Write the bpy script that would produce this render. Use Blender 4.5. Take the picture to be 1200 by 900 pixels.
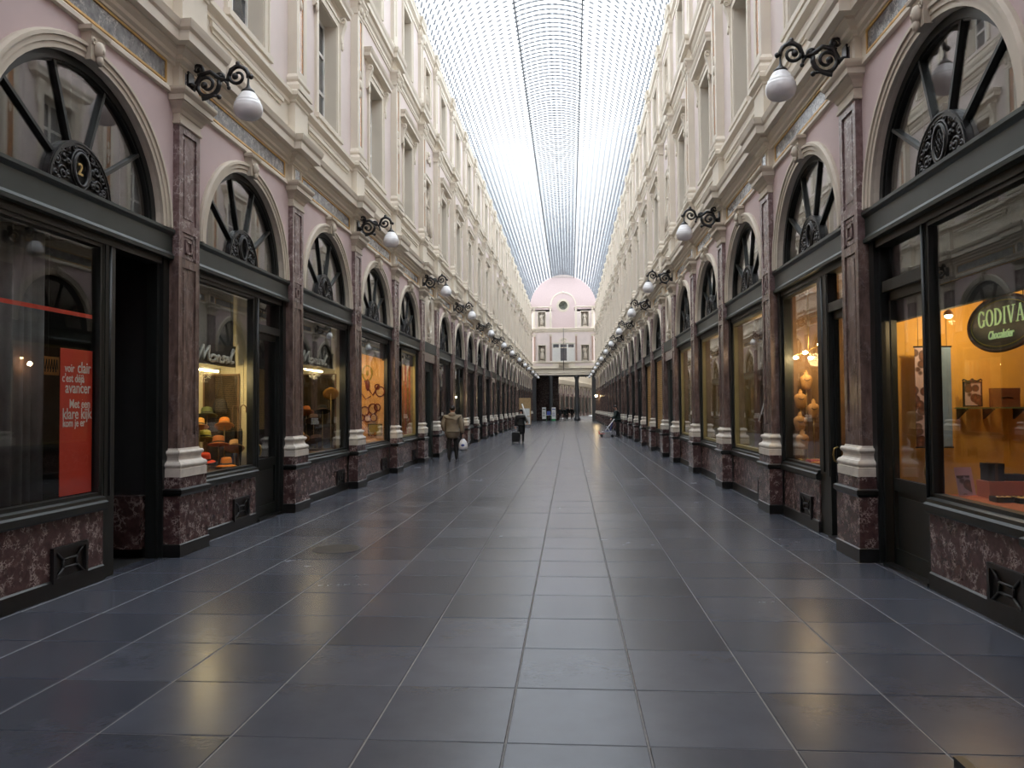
import bpy, bmesh, math, random
import numpy as np
from mathutils import Vector, Matrix
random.seed(7); rng = np.random.default_rng(7)
PI = math.pi
for o in list(bpy.data.objects): bpy.data.objects.remove(o)
scene = bpy.context.scene
COL = scene.collection

# ------------------------------------------------------------------ camera
cam_data = bpy.data.cameras.new('camera'); cam = bpy.data.objects.new('camera', cam_data); COL.objects.link(cam)
cam_data.sensor_width = 36.0; cam_data.lens = 27.0; cam_data.clip_end = 500
yaw, pitch, roll = math.radians(4.285), math.radians(1.744), math.radians(-0.432)
fw = Vector((-math.sin(yaw)*math.cos(pitch), math.cos(yaw)*math.cos(pitch), math.sin(pitch)))
rt = Vector((math.cos(yaw), math.sin(yaw), 0)); up = rt.cross(fw)
r2 = rt*math.cos(roll)+up*math.sin(roll); u2 = up*math.cos(roll)-rt*math.sin(roll)
M4 = Matrix((r2, u2, -fw)).transposed().to_4x4(); M4.translation = Vector((0.7175, 0, 1.75))
cam.matrix_world = M4
scene.camera = cam

# ------------------------------------------------------------------ sky and exposure
world = bpy.data.worlds.new('overcast_sky'); scene.world = world; world.use_nodes = True
bg = world.node_tree.nodes['Background']; bg.inputs[0].default_value = (0.93, 0.965, 1.0, 1); bg.inputs[1].default_value = 1.0
vs = scene.view_settings
vs.view_transform = 'Standard'; vs.look = 'None'; vs.gamma = 1.0; vs.use_curve_mapping = False; vs.exposure = 2.1

# ------------------------------------------------------------------ materials
MATS = {}
def nt_new(name):
    m = bpy.data.materials.new(name); m.use_nodes = True; nt = m.node_tree
    return m, nt, nt.nodes, nt.links, nt.nodes['Principled BSDF']
def rgb(c): return (c[0], c[1], c[2], 1)
def plain(name, col, rough=.6, metal=0, var=.12, scale=6, bump=0, spec=.5, bscale=40, coat=0):
    m, nt, N, L, P = nt_new(name)
    P.inputs['Roughness'].default_value = rough; P.inputs['Metallic'].default_value = metal
    P.inputs['Specular IOR Level'].default_value = spec
    if coat: P.inputs['Coat Weight'].default_value = coat
    g = N.new('ShaderNodeNewGeometry')
    t = N.new('ShaderNodeTexNoise'); t.inputs['Scale'].default_value = scale; t.inputs['Detail'].default_value = 5
    L.new(g.outputs['Position'], t.inputs['Vector'])
    r = N.new('ShaderNodeValToRGB'); L.new(t.outputs['Fac'], r.inputs[0])
    r.color_ramp.elements[0].position = .3; r.color_ramp.elements[1].position = .7
    r.color_ramp.elements[0].color = rgb([x*(1-var) for x in col]); r.color_ramp.elements[1].color = rgb([min(1, x*(1+var)) for x in col])
    L.new(r.outputs[0], P.inputs['Base Color'])
    if bump:
        t2 = N.new('ShaderNodeTexNoise'); t2.inputs['Scale'].default_value = bscale; L.new(g.outputs['Position'], t2.inputs['Vector'])
        b = N.new('ShaderNodeBump'); b.inputs['Strength'].default_value = bump; b.inputs['Distance'].default_value = .01
        L.new(t2.outputs['Fac'], b.inputs['Height']); L.new(b.outputs[0], P.inputs['Normal'])
    MATS[name] = m; return m
def emit(name, col, st):
    m, nt, N, L, P = nt_new(name); P.inputs['Base Color'].default_value = rgb(col)
    P.inputs['Emission Color'].default_value = rgb(col); P.inputs['Emission Strength'].default_value = st; MATS[name] = m; return m
def marble(name, base, dark, vein, vscale=9, rough=.22, amount=.5, wear=None):
    m, nt, N, L, P = nt_new(name); P.inputs['Roughness'].default_value = rough
    g = N.new('ShaderNodeNewGeometry')
    n1 = N.new('ShaderNodeTexNoise'); n1.inputs['Scale'].default_value = vscale*.8; n1.inputs['Detail'].default_value = 8; n1.inputs['Roughness'].default_value = .65
    L.new(g.outputs['Position'], n1.inputs['Vector'])
    r1 = N.new('ShaderNodeValToRGB'); L.new(n1.outputs['Fac'], r1.inputs[0])
    r1.color_ramp.elements[0].position = .35; r1.color_ramp.elements[0].color = rgb(dark)
    r1.color_ramp.elements[1].position = .65; r1.color_ramp.elements[1].color = rgb(base)
    # veins : distorted voronoi cell edges
    wv = N.new('ShaderNodeMixRGB'); wv.blend_type = 'ADD'; wv.inputs[0].default_value = .22
    L.new(g.outputs['Position'], wv.inputs[1]); L.new(n1.outputs['Color'], wv.inputs[2])
    vo = N.new('ShaderNodeTexVoronoi'); vo.feature = 'DISTANCE_TO_EDGE'; vo.inputs['Scale'].default_value = vscale
    L.new(wv.outputs[0], vo.inputs['Vector'])
    n2 = N.new('ShaderNodeTexNoise'); n2.inputs['Scale'].default_value = vscale*.5; L.new(g.outputs['Position'], n2.inputs['Vector'])
    r2_ = N.new('ShaderNodeValToRGB'); L.new(vo.outputs['Distance'], r2_.inputs[0])
    r2_.color_ramp.elements[0].color = (1, 1, 1, 1); r2_.color_ramp.elements[1].color = (0, 0, 0, 1); r2_.color_ramp.elements[1].position = .11
    r3 = N.new('ShaderNodeValToRGB'); L.new(n2.outputs['Fac'], r3.inputs[0]); r3.color_ramp.elements[0].position = .47; r3.color_ramp.elements[1].position = .60
    mu = N.new('ShaderNodeMath'); mu.operation = 'MULTIPLY'; L.new(r2_.outputs[0], mu.inputs[0]); L.new(r3.outputs[0], mu.inputs[1])
    mu2 = N.new('ShaderNodeMath'); mu2.operation = 'MULTIPLY'; L.new(mu.outputs[0], mu2.inputs[0]); mu2.inputs[1].default_value = amount
    mx = N.new('ShaderNodeMixRGB'); L.new(mu2.outputs[0], mx.inputs[0]); L.new(r1.outputs[0], mx.inputs[1]); mx.inputs[2].default_value = rgb(vein)
    out = mx.outputs[0]
    if wear:   # weathered, browner stone below the transom line where hands and shutters rub
        sx = N.new('ShaderNodeSeparateXYZ'); L.new(g.outputs['Position'], sx.inputs[0])
        mp = N.new('ShaderNodeMath'); mp.operation = 'LESS_THAN'; L.new(sx.outputs[2], mp.inputs[0]); mp.inputs[1].default_value = 3.62
        n3 = N.new('ShaderNodeTexNoise'); n3.inputs['Scale'].default_value = 14; n3.inputs['Detail'].default_value = 6
        mpg = N.new('ShaderNodeMapping'); mpg.inputs['Scale'].default_value = (1, 1, .25); L.new(g.outputs['Position'], mpg.inputs[0]); L.new(mpg.outputs[0], n3.inputs['Vector'])
        r4 = N.new('ShaderNodeValToRGB'); L.new(n3.outputs['Fac'], r4.inputs[0]); r4.color_ramp.elements[0].position = .3; r4.color_ramp.elements[1].position = .75
        r4.color_ramp.elements[0].color = rgb([x*.45 for x in wear]); r4.color_ramp.elements[1].color = rgb([x*2.6 for x in wear])
        mf = N.new('ShaderNodeMath'); mf.operation = 'MULTIPLY'; L.new(mp.outputs[0], mf.inputs[0]); mf.inputs[1].default_value = .72
        m2 = N.new('ShaderNodeMixRGB'); L.new(mf.outputs[0], m2.inputs[0]); L.new(out, m2.inputs[1]); L.new(r4.outputs[0], m2.inputs[2]); out = m2.outputs[0]
    L.new(out, P.inputs['Base Color']); MATS[name] = m; return m
def glass(name, tint, f0=.045, rough=0.0):
    m = bpy.data.materials.new(name); m.use_nodes = True; nt = m.node_tree; N = nt.nodes; L = nt.links
    N.remove(N['Principled BSDF']); out = N['Material Output']
    tr = N.new('ShaderNodeBsdfTransparent'); tr.inputs[0].default_value = rgb(tint)
    gl = N.new('ShaderNodeBsdfGlossy'); gl.inputs['Roughness'].default_value = rough; gl.inputs['Color'].default_value = (1, 1, 1, 1)
    lw = N.new('ShaderNodeLayerWeight'); lw.inputs[0].default_value = .5
    pw = N.new('ShaderNodeMath'); pw.operation = 'POWER'; L.new(lw.outputs['Facing'], pw.inputs[0]); pw.inputs[1].default_value = 5
    ma = N.new('ShaderNodeMath'); ma.operation = 'MULTIPLY_ADD'; L.new(pw.outputs[0], ma.inputs[0]); ma.inputs[1].default_value = 1-f0; ma.inputs[2].default_value = f0
    mx = N.new('ShaderNodeMixShader'); L.new(ma.outputs[0], mx.inputs[0]); L.new(tr.outputs[0], mx.inputs[1]); L.new(gl.outputs[0], mx.inputs[2])
    L.new(mx.outputs[0], out.inputs['Surface']); MATS[name] = m; return m

plain('cream', (.69, .625, .525), .65, var=.05, scale=1.2)
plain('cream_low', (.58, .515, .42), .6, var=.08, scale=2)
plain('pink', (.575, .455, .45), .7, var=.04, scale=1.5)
plain('pink_pale', (.69, .60, .575), .7, var=.04, scale=1.5)
plain('stone_base', (.62, .57, .50), .45, var=.12, scale=9)
plain('statue_stone', (.64, .57, .48), .8, var=.15, scale=12)
plain('niche_stone', (.52, .45, .37), .8, var=.1, scale=5)
plain('gold', (.62, .38, .12), .4, metal=.3, var=.2)
plain('green', (.026, .035, .032), .42, var=.12, scale=3)
plain('green_dark', (.010, .0125, .012), .42, var=.15, scale=3)
plain('iron', (.008, .008, .009), .4, var=.2, spec=.6)
plain('roof_iron', (.16, .17, .19), .5, var=.1)
plain('black_stone', (.009, .0095, .0095), .35, var=.3, scale=14)
marble('red_marble', (.105, .058, .056), (.050, .027, .027), (.56, .46, .43), 17, amount=.85)
marble('dark_marble', (.075, .040, .037), (.035, .02, .02), (.45, .36, .33), 11, amount=.6)
marble('shaft_marble', (.225, .155, .152), (.115, .072, .070), (.56, .48, .48), 12, amount=.65, wear=(.095, .064, .052))
marble('strip_marble', (.50, .22, .06), (.30, .12, .035), (.6, .42, .3), 14, amount=.3)
marble('frieze_marble', (.22, .22, .23), (.07, .07, .08), (.60, .57, .53), 15, amount=.9)
plain('opal', (.86, .86, .88), .18, var=.02)
plain('white_paint', (.72, .71, .68), .5, var=.04)
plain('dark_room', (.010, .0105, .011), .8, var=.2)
plain('grey_room', (.30, .28, .27), .85, var=.15)
plain('upper_glass', (.07, .075, .08), .04, var=.2, spec=.8)
plain('blind_grey', (.055, .057, .06), .8, var=.05)
glass('pane_glass', (.93, .95, .94)); glass('fan_glass', (.86, .87, .86), .09); glass('roof_glass', (.955, .97, .98), .03); glass('display_glass', (.94, .96, .94), .055)

def M(n): return MATS[n]

# ------------------------------------------------------------------ mesh builder (d = distance from the gallery axis, u = along it, z = up)
class MB:
    def __init__(s): s.v = []; s.f = []; s.m = []; s.sm = []
    def add(s, vs, fs, m=0, smooth=False):
        k = len(s.v); s.v += [tuple(p) for p in vs]
        for f in fs: s.f.append(tuple(i+k for i in f)); s.m.append(m); s.sm.append(smooth)
        return s
    def box(s, x0, x1, y0, y1, z0, z1, m=0):
        vs = [(x0,y0,z0),(x1,y0,z0),(x1,y1,z0),(x0,y1,z0),(x0,y0,z1),(x1,y0,z1),(x1,y1,z1),(x0,y1,z1)]
        return s.add(vs, [(0,3,2,1),(4,5,6,7),(0,1,5,4),(1,2,6,5),(2,3,7,6),(3,0,4,7)], m)
    def room(s, x0, x1, y0, y1, z0, z1, m=0, mats=None):   # box open on its x0 side, faces inward
        vs = [(x0,y0,z0),(x1,y0,z0),(x1,y1,z0),(x0,y1,z0),(x0,y0,z1),(x1,y0,z1),(x1,y1,z1),(x0,y1,z1)]
        fs = [(0,1,2,3),(7,6,5,4),(4,5,1,0),(6,7,3,2),(5,6,2,1)]   # floor, ceiling, near, far, back
        for i, f in enumerate(fs): s.add([vs[j] for j in f], [(0,1,2,3)], mats[i] if mats else m)
        return s
    def sweep(s, prof, u0, u1, m=0, mats=None):   # (d,z) polyline run along u
        for i in range(len(prof)-1):
            (a, b), (c, d) = prof[i], prof[i+1]
            s.add([(a,u0,b),(a,u1,b),(c,u1,d),(c,u0,d)], [(0,1,2,3)], mats[i] if mats else m)
        return s
    def ret(s, prof, df, db, hw, m=0, uc=0.0, caps=True):   # mitred moulding on three sides, prof = (projection, z)
        n = len(prof); vs = []
        for p, z in prof: vs += [(db,uc-hw-p,z),(df-p,uc-hw-p,z),(df-p,uc+hw+p,z),(db,uc+hw+p,z)]
        fs = []
        for i in range(n-1):
            a = 4*i
            for j in range(3): fs.append((a+j, a+j+1, a+j+5, a+j+4))
        if caps: fs += [(3,2,1,0), (4*n-4,4*n-3,4*n-2,4*n-1)]
        return s.add(vs, fs, m)
    def lathe(s, prof, c=(0,0,0), n=16, m=0, smooth=True, sx=1, sy=1):
        vs = []
        for r, z in prof:
            for k in range(n): a = 2*PI*k/n; vs.append((c[0]+r*sx*math.cos(a), c[1]+r*sy*math.sin(a), c[2]+z))
        fs = []
        for i in range(len(prof)-1):
            for k in range(n): fs.append((i*n+k, i*n+(k+1)%n, (i+1)*n+(k+1)%n, (i+1)*n+k))
        fs += [tuple(range(n-1,-1,-1)), tuple(range((len(prof)-1)*n, len(prof)*n))]
        return s.add(vs, fs, m, smooth)
    def tube(s, pts, r, n=8, m=0, smooth=True, closed=False):
        pts = [Vector(p) for p in pts]; K = len(pts); vs = []; fs = []
        rs = r if isinstance(r, (list, tuple)) else [r]*K
        prev = None
        for i, p in enumerate(pts):
            if closed: t = pts[(i+1) % K]-pts[i-1]
            else: t = pts[min(i+1, K-1)]-pts[max(i-1, 0)]
            t = t.normalized() if t.length > 1e-9 else Vector((0,0,1))
            if prev is None:
                a = Vector((0,0,1)) if abs(t.z) < .9 else Vector((1,0,0)); prev = t.cross(a).normalized()
            x = (prev - t*prev.dot(t)); x = x.normalized() if x.length > 1e-6 else t.orthogonal().normalized()
            prev = x; y = t.cross(x)
            for k in range(n): a = 2*PI*k/n; q = p+x*(rs[i]*math.cos(a))+y*(rs[i]*math.sin(a)); vs.append(tuple(q))
        R = K if closed else K-1
        for i in range(R):
            j = (i+1) % K
            for k in range(n): fs.append((i*n+k, i*n+(k+1)%n, j*n+(k+1)%n, j*n+k))
        if not closed: fs += [tuple(range(n-1,-1,-1)), tuple(range((K-1)*n, K*n))]
        return s.add(vs, fs, m, smooth)
    def ell(s, c, rx, ry, rz, n=12, k=8, m=0):
        return s.lathe([(max(1e-4,math.sin(PI*i/k)), -math.cos(PI*i/k)*rz) for i in range(k+1)], c, n, m, True, rx, ry)
    def arcring(s, d0, d1, uc, zc, r0, r1, a0=0, a1=PI, n=24, m=0, ends=True):   # solid arc in the u-z plane
        vs = []
        for i in range(n+1):
            a = a0+(a1-a0)*i/n; c, q = math.cos(a), math.sin(a)
            for (d, r) in ((d0,r0),(d0,r1),(d1,r1),(d1,r0)): vs.append((d, uc+r*c, zc+r*q))
        fs = []
        for i in range(n):
            b = 4*i
            for j in range(4): fs.append((b+j, b+(j+1)%4, b+4+(j+1)%4, b+4+j))
        if ends: fs += [(3,2,1,0), (4*n,4*n+1,4*n+2,4*n+3)]
        return s.add(vs, fs, m)
    def mesh(s, name, mats, side=1):
        me = bpy.data.meshes.new(name)
        v = [(p[0]*side, p[1], p[2]) for p in s.v] if side != 1 else s.v
        me.from_pydata(v, [], s.f)
        for x in mats: me.materials.append(M(x) if isinstance(x, str) else x)
        me.polygons.foreach_set('material_index', s.m); me.polygons.foreach_set('use_smooth', s.sm)
        bm = bmesh.new(); bm.from_mesh(me); bmesh.ops.recalc_face_normals(bm, faces=bm.faces); bm.to_mesh(me); bm.free()
        me.update(); return me
def new(name, me, parent=None, loc=(0,0,0), rz=0, scale=None):
    o = bpy.data.objects.new(name, me); COL.objects.link(o); o.location = loc
    if rz: o.rotation_euler = (0,0,rz)
    if scale: o.scale = scale
    if parent is not None: o.parent = parent
    return o
def tag(o, label=None, cat=None, group=None, kind=None):
    if label: o['label'] = label
    if cat: o['category'] = cat
    if group: o['group'] = group
    if kind: o['kind'] = kind
    return o
CACHE = {}
def cached(key, fn):
    if key not in CACHE: CACHE[key] = fn()
    return CACHE[key]
ORD = 'first second third fourth fifth sixth seventh eighth ninth tenth eleventh twelfth thirteenth fourteenth fifteenth sixteenth seventeenth eighteenth nineteenth twentieth twenty-first twenty-second'.split()
SIDE = {-1: 'hat shop side', 1: 'chocolate shop side'}

# ------------------------------------------------------------------ layout of the arcade
D, NB, YEND = 3.85, 2.77, 98.0
BAYS = []; y = 2.59
seq = 'N'+'FFFFFN'*4+'F'
for c in seq:
    w = NB if c == 'N' else D
    BAYS.append((round(y, 3), round(y+w, 3), c)); y += w
PIL = [b[0] for b in BAYS]+[BAYS[-1][1]]
LAMPS = []; y = 9.21
for st in (7.7,7.7,6.62,7.7,7.7,6.62,7.7,7.7,6.62,7.7,7.7,6.62,0): LAMPS.append(round(y,2)); y += st
AZ = .945   # the arches are a little depressed
TZ = 3.935   # top of the shopfront transom = spring of the arches

def holeplate(mb, d0, d1, u0, u1, z0, z1, uc, zc, ru, rz, a0, a1, n=28, m=0, mrev=None):
    """plate in the u-z plane with an elliptic hole; reveal from d0 back to d1"""
    ang = [a0+(a1-a0)*i/n for i in range(n+1)]
    for cu, cz in ((u0,z0),(u1,z0),(u1,z1),(u0,z1)):
        a = math.atan2(cz-zc, cu-uc) % (2*PI)
        if a0+1e-4 < a < a1-1e-4: ang.append(a)
    ang.sort(); P = []
    for a in ang:
        c, q = math.cos(a), math.sin(a); t = 1e9
        if c > 1e-9: t = min(t, (u1-uc)/c)
        if c < -1e-9: t = min(t, (u0-uc)/c)
        if q > 1e-9: t = min(t, (z1-zc)/q)
        if q < -1e-9: t = min(t, (z0-zc)/q)
        P.append(((uc+ru*c, zc+rz*q), (uc+t*c, zc+t*q)))
    for (h, o), (h2, o2) in zip(P, P[1:]):
        mb.add([(d0,)+h, (d0,)+o, (d0,)+o2, (d0,)+h2], [(0,1,2,3)], m)
        mb.add([(d0,)+h, (d0,)+h2, (d1,)+h2, (d1,)+h], [(0,1,2,3)], m if mrev is None else mrev)

# ------------------------------------------------------------------ floor of bluestone slabs
m, nt, N, L, P = nt_new('bluestone')
g = N.new('ShaderNodeNewGeometry'); sx = N.new('ShaderNodeSeparateXYZ'); L.new(g.outputs['Position'], sx.inputs[0])
def cell(sock, off, size):
    a = N.new('ShaderNodeMath'); a.operation = 'SUBTRACT'; L.new(sock, a.inputs[0]); a.inputs[1].default_value = off
    b = N.new('ShaderNodeMath'); b.operation = 'DIVIDE'; L.new(a.outputs[0], b.inputs[0]); b.inputs[1].default_value = size
    c = N.new('ShaderNodeMath'); c.operation = 'FLOOR'; L.new(b.outputs[0], c.inputs[0]); return c.outputs[0]
cb = N.new('ShaderNodeCombineXYZ'); L.new(cell(sx.outputs[0], .366, .74), cb.inputs[0]); L.new(cell(sx.outputs[1], 4.05, .79), cb.inputs[1])
wn = N.new('ShaderNodeTexWhiteNoise'); wn.noise_dimensions = '3D'; L.new(cb.outputs[0], wn.inputs['Vector'])
n1 = N.new('ShaderNodeTexNoise'); n1.inputs['Scale'].default_value = 3.0; n1.inputs['Detail'].default_value = 6; n1.inputs['Roughness'].default_value = .6; L.new(g.outputs['Position'], n1.inputs['Vector'])
mixv = N.new('ShaderNodeMath'); mixv.operation = 'MULTIPLY_ADD'; L.new(wn.outputs['Value'], mixv.inputs[0]); mixv.inputs[1].default_value = .36
soft = N.new('ShaderNodeMath'); soft.operation = 'MULTIPLY_ADD'; L.new(n1.outputs['Fac'], soft.inputs[0]); soft.inputs[1].default_value = .30; soft.inputs[2].default_value = .33; L.new(soft.outputs[0], mixv.inputs[2])
rp = N.new('ShaderNodeValToRGB'); L.new(mixv.outputs[0], rp.inputs[0])
rp.color_ramp.elements[0].position = .35; rp.color_ramp.elements[0].color = (.030, .034, .046, 1)
rp.color_ramp.elements[1].position = 1.0; rp.color_ramp.elements[1].color = (.090, .097, .120, 1)
L.new(rp.outputs[0], P.inputs['Base Color'])
rr = N.new('ShaderNodeMapRange'); L.new(mixv.outputs[0], rr.inputs[0]); rr.inputs[1].default_value = .3; rr.inputs[2].default_value = 1.0; rr.inputs[3].default_value = .245; rr.inputs[4].default_value = .28
L.new(rr.outputs[0], P.inputs['Roughness']); P.inputs['Specular IOR Level'].default_value = .38
nb_ = N.new('ShaderNodeTexNoise'); nb_.inputs['Scale'].default_value = 30; nb_.inputs['Detail'].default_value = 6; L.new(g.outputs['Position'], nb_.inputs['Vector'])
bp = N.new('ShaderNodeBump'); bp.inputs['Strength'].default_value = .05; bp.inputs['Distance'].default_value = .01; L.new(nb_.outputs['Fac'], bp.inputs['Height']); L.new(bp.outputs[0], P.inputs['Normal'])
MATS['bluestone'] = m
plain('mortar', (.17, .165, .16), .8, var=.2, scale=20)

mb = MB(); mb.box(-4.75, 4.75, -6, 140, -.3, -.006)
floor = tag(new('floor', mb.mesh('floor', ['mortar'])), 'dark bluestone slab floor of the arcade', None, None, 'structure')
def slab_geo(w, l, j=.005, c=.004, t=.03):
    a, b = w/2-j, l/2-j
    vs = [(-a,-b,-t),(a,-b,-t),(a,b,-t),(-a,b,-t),(-a,-b,-c),(a,-b,-c),(a,b,-c),(-a,b,-c),(-a+c,-b+c,0),(a-c,-b+c,0),(a-c,b-c,0),(-a+c,b-c,0)]
    fs = [(8,9,10,11)]
    for i in range(4): k = (i+1) % 4; fs += [(i,k,4+k,4+i), (4+i,4+k,8+k,8+i)]
    return vs, fs
xs = [-4.75]+[.366+.74*k for k in range(-6, 6)]+[4.75]
rows = []
k = -13
while 4.05+.79*k < 112: rows.append(4.05+.79*k); k += 1
mbr = MB(); cnt = 0
vis = []
for j, y0 in enumerate(rows):
    for i in range(len(xs)-1):
        w = xs[i+1]-xs[i]; cx_, cy_ = (xs[i]+xs[i+1])/2, y0+.395
        hz = float(rng.uniform(-.0018, 0)); tilt = rng.uniform(-.0012, .0012, 2)
        inner = 0 < i < len(xs)-2
        if inner and y0 > 3.2 and cnt < 296:
            cnt += 1
            key = ('slab', round(w, 3))
            me = cached(key, lambda: MB().add(*slab_geo(w, .79)).mesh('paving_slab', ['bluestone']))
            o = new('paving_slab', me, floor, (cx_, cy_, hz)); o.rotation_euler = (tilt[0], tilt[1], 0)
        else:
            vs, fs = slab_geo(w, .79)
            mbr.add([(x+cx_, y+cy_, z+hz+x*tilt[1]+y*tilt[0]) for x, y, z in vs], fs)
tag(new('paving_slabs', mbr.mesh('paving_slabs', ['bluestone']), floor), kind='stuff')
# round drain lid
mb = MB(); mb.lathe([(.30,0),(.30,.003),(.27,.004),(.27,.001),(.02,.001)], n=28, smooth=False)
for i in range(-3, 4): w_ = math.sqrt(max(0, .26**2-(i*.07)**2)); mb.box(-w_, w_, i*.07-.012, i*.07+.012, .001, .004)
plain('rust_iron', (.055, .045, .036), .6, var=.3, scale=30)
new('drain_cover', mb.mesh('drain_cover', ['rust_iron']), floor, (-2.2, 9.45, .0005))

# ------------------------------------------------------------------ side walls
ENT = [(4.08,5.58),(4.035,5.585),(4.035,5.63),(4.06,5.66),(4.10,5.67),(4.10,5.96),(4.06,5.965),(4.06,6.0),(4.02,6.02),(4.02,6.07),(3.97,6.11),(3.97,6.15),(3.89,6.16),(3.89,6.28),(3.865,6.31),(3.85,6.36),(3.84,6.39),(4.02,6.45),(4.06,6.46),(4.06,6.98),(4.03,7.0),(4.03,7.06),(3.99,7.10),(3.96,7.13),(3.96,7.20),(3.98,7.22),(4.12,7.25)]
UPE = [(4.10,10.93),(4.07,10.94),(4.07,11.0),(4.055,11.0),(4.055,11.10),(4.02,11.14),(4.0,11.2),(4.0,11.24),(3.94,11.26),(3.94,11.38),(3.92,11.42),(3.90,11.5),(4.08,11.58),(4.08,11.74),(4.05,11.76),(4.05,11.80),(4.12,11.82)]
TOPE = [(4.10,13.96),(4.07,13.97),(4.07,14.08),(4.03,14.12),(4.04,14.16),(4.01,14.18),(4.01,14.3),(3.99,14.36),(3.98,14.44),(4.10,14.50),(4.24,14.56),(4.24,14.9),(4.6,14.9)]
WIN1 = (.60, 7.42, 9.77); WIN2 = (.55, 11.9, 13.72); NI1 = (.44, 7.45, 9.55); NI2 = (.40, 11.95, 13.45)
def wall_mesh(s):
    mb = MB(); Y0, Y1 = BAYS[0][0]-.4, YEND+.3
    mb.sweep(ENT, Y0, Y1, 0); mb.sweep(UPE, Y0, Y1, 0); mb.sweep(TOPE, Y0, Y1, 0)
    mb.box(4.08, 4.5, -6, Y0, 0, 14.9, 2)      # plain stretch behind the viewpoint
    for a, b, c in BAYS:
        uc = (a+b)/2
        for (hw, z0, z1), (lo, hi), mt in (((WIN1 if c == 'F' else NI1), (7.2, 11.0), 1), ((WIN2 if c == 'F' else NI2), (11.7, 14.0), 1)):
            mb.box(4.10, 4.5, a, uc-hw, lo, hi, mt); mb.box(4.10, 4.5, uc+hw, b, lo, hi, mt)
            mb.box(4.10, 4.5, uc-hw, uc+hw, lo, z0, mt); mb.box(4.10, 4.5, uc-hw, uc+hw, z1, hi, mt)
        if c == 'F':
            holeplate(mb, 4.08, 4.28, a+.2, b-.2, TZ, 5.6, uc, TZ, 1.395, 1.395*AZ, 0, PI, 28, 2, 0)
        else:
            holeplate(mb, 4.08, 4.28, a+.2, b-.2, TZ, 5.6, uc, 4.86, .36, .52, 0, 2*PI, 28, 0, 0)
            mb.add([(4.27, uc-.4, 4.3), (4.27, uc+.4, 4.3), (4.27, uc+.4, 5.42), (4.27, uc-.4, 5.42)], [(0,1,2,3)], 3)
    mb.box(4.0, 4.5, PIL[-1]+.3, Y1, 0, 5.6, 4)
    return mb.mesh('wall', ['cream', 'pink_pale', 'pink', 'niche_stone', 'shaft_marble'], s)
WALL = {}
for s, nm in ((-1, 'wall_left'), (1, 'wall_right')):
    WALL[s] = tag(new(nm, wall_mesh(s)), 'cream and pink arcade facade on the '+SIDE[s], None, None, 'structure')

# ---- pilasters: shaft with recessed panels > plinth pieces, base, capital, entablature block
def shaft_mesh(s):
    mb = MB(); mb.box(4.02, 4.32, -.26, .26, 1.26, 5.28)
    z = [1.26, 1.44, 3.50, 3.57, 3.98, 4.06, 5.14, 5.28]
    mb.box(4.0, 4.03, -.26, -.17, 1.26, 5.28); mb.box(4.0, 4.03, .17, .26, 1.26, 5.28)
    for a, b in ((1.26,1.44),(3.50,3.60),(3.94,4.06),(5.16,5.28)): mb.box(4.0, 4.03, -.17, .17, a, b)
    for h, d in ((.15, 4.012), (.085, 4.0)):   # nested squares
        t = .03
        mb.box(d, 4.03, -h, -h+t, 3.77-h, 3.77+h); mb.box(d, 4.03, h-t, h, 3.77-h, 3.77+h)
        mb.box(d, 4.03, -h, h, 3.77-h, 3.77-h+t); mb.box(d, 4.03, -h, h, 3.77+h-t, 3.77+h)
    for a, b in ((1.47,3.47),(4.09,5.13)):      # raised field inside each panel
        mb.box(4.012, 4.03, -.115, .115, a+.03, b-.03)
    return mb.mesh('pilaster', ['shaft_marble'], s)
def m_plinth(s): return MB().ret([(0,.0),(0,.145),(-.012,.155)], 3.905, 4.32, .375).mesh('plinth_base', ['black_stone'], s)
def m_die(s): return MB().box(3.92, 4.32, -.36, .36, .15, .72).mesh('plinth_die', ['red_marble'], s)
def m_cap(s): return MB().ret([(-.02,.715),(0,.735),(.012,.75),(.012,.795),(-.01,.81)], 3.90, 4.32, .37).mesh('plinth_cap', ['black_stone'], s)
def m_block(s): return MB().box(3.935, 4.32, -.345, .345, .80, .945).mesh('plinth_block', ['red_marble'], s)
def m_base(s):
    pr = [(.075,.94),(.075,1.04),(.062,1.045)]
    pr += [(.062+.018*math.sin(PI*i/6), 1.045+.075*i/6) for i in range(1, 7)]
    pr += [(.045,1.125),(.028,1.145),(.022,1.17),(.026,1.195),(.036,1.205)]
    pr += [(.036+.014*math.sin(PI*i/5), 1.205+.055*i/5) for i in range(1, 6)]
    pr += [(.012,1.262),(.005,1.285)]
    return MB().ret(pr, 4.0, 4.32, .26).mesh('pilaster_base', ['stone_base'], s)
def m_capital(s):
    pr = [(.004,5.24),(.022,5.25),(.022,5.285),(.006,5.29),(.006,5.37),(.02,5.38),(.034,5.42),(.06,5.455),(.095,5.485),(.10,5.50),(.12,5.50),(.12,5.565),(.135,5.58),(.155,5.61),(.16,5.63),(.16,5.65)]
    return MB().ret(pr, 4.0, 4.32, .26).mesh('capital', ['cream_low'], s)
def m_ent(s):
    pr = [(0,5.65),(0,5.97),(.02,5.975),(.02,6.0),(.08,6.02),(.08,6.07),(.155,6.11),(.155,6.15),(.255,6.16),(.255,6.28),(.285,6.31),(.30,6.36),(.31,6.40),(.10,6.47),(.08,6.47),(.08,7.02),(.10,7.03),(.10,7.07),(.135,7.11),(.16,7.13),(.16,7.20),(.14,7.22),(.06,7.27)]
    return MB().ret(pr, 4.02, 4.32, .24).mesh('entablature_block', ['cream'], s)
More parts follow.
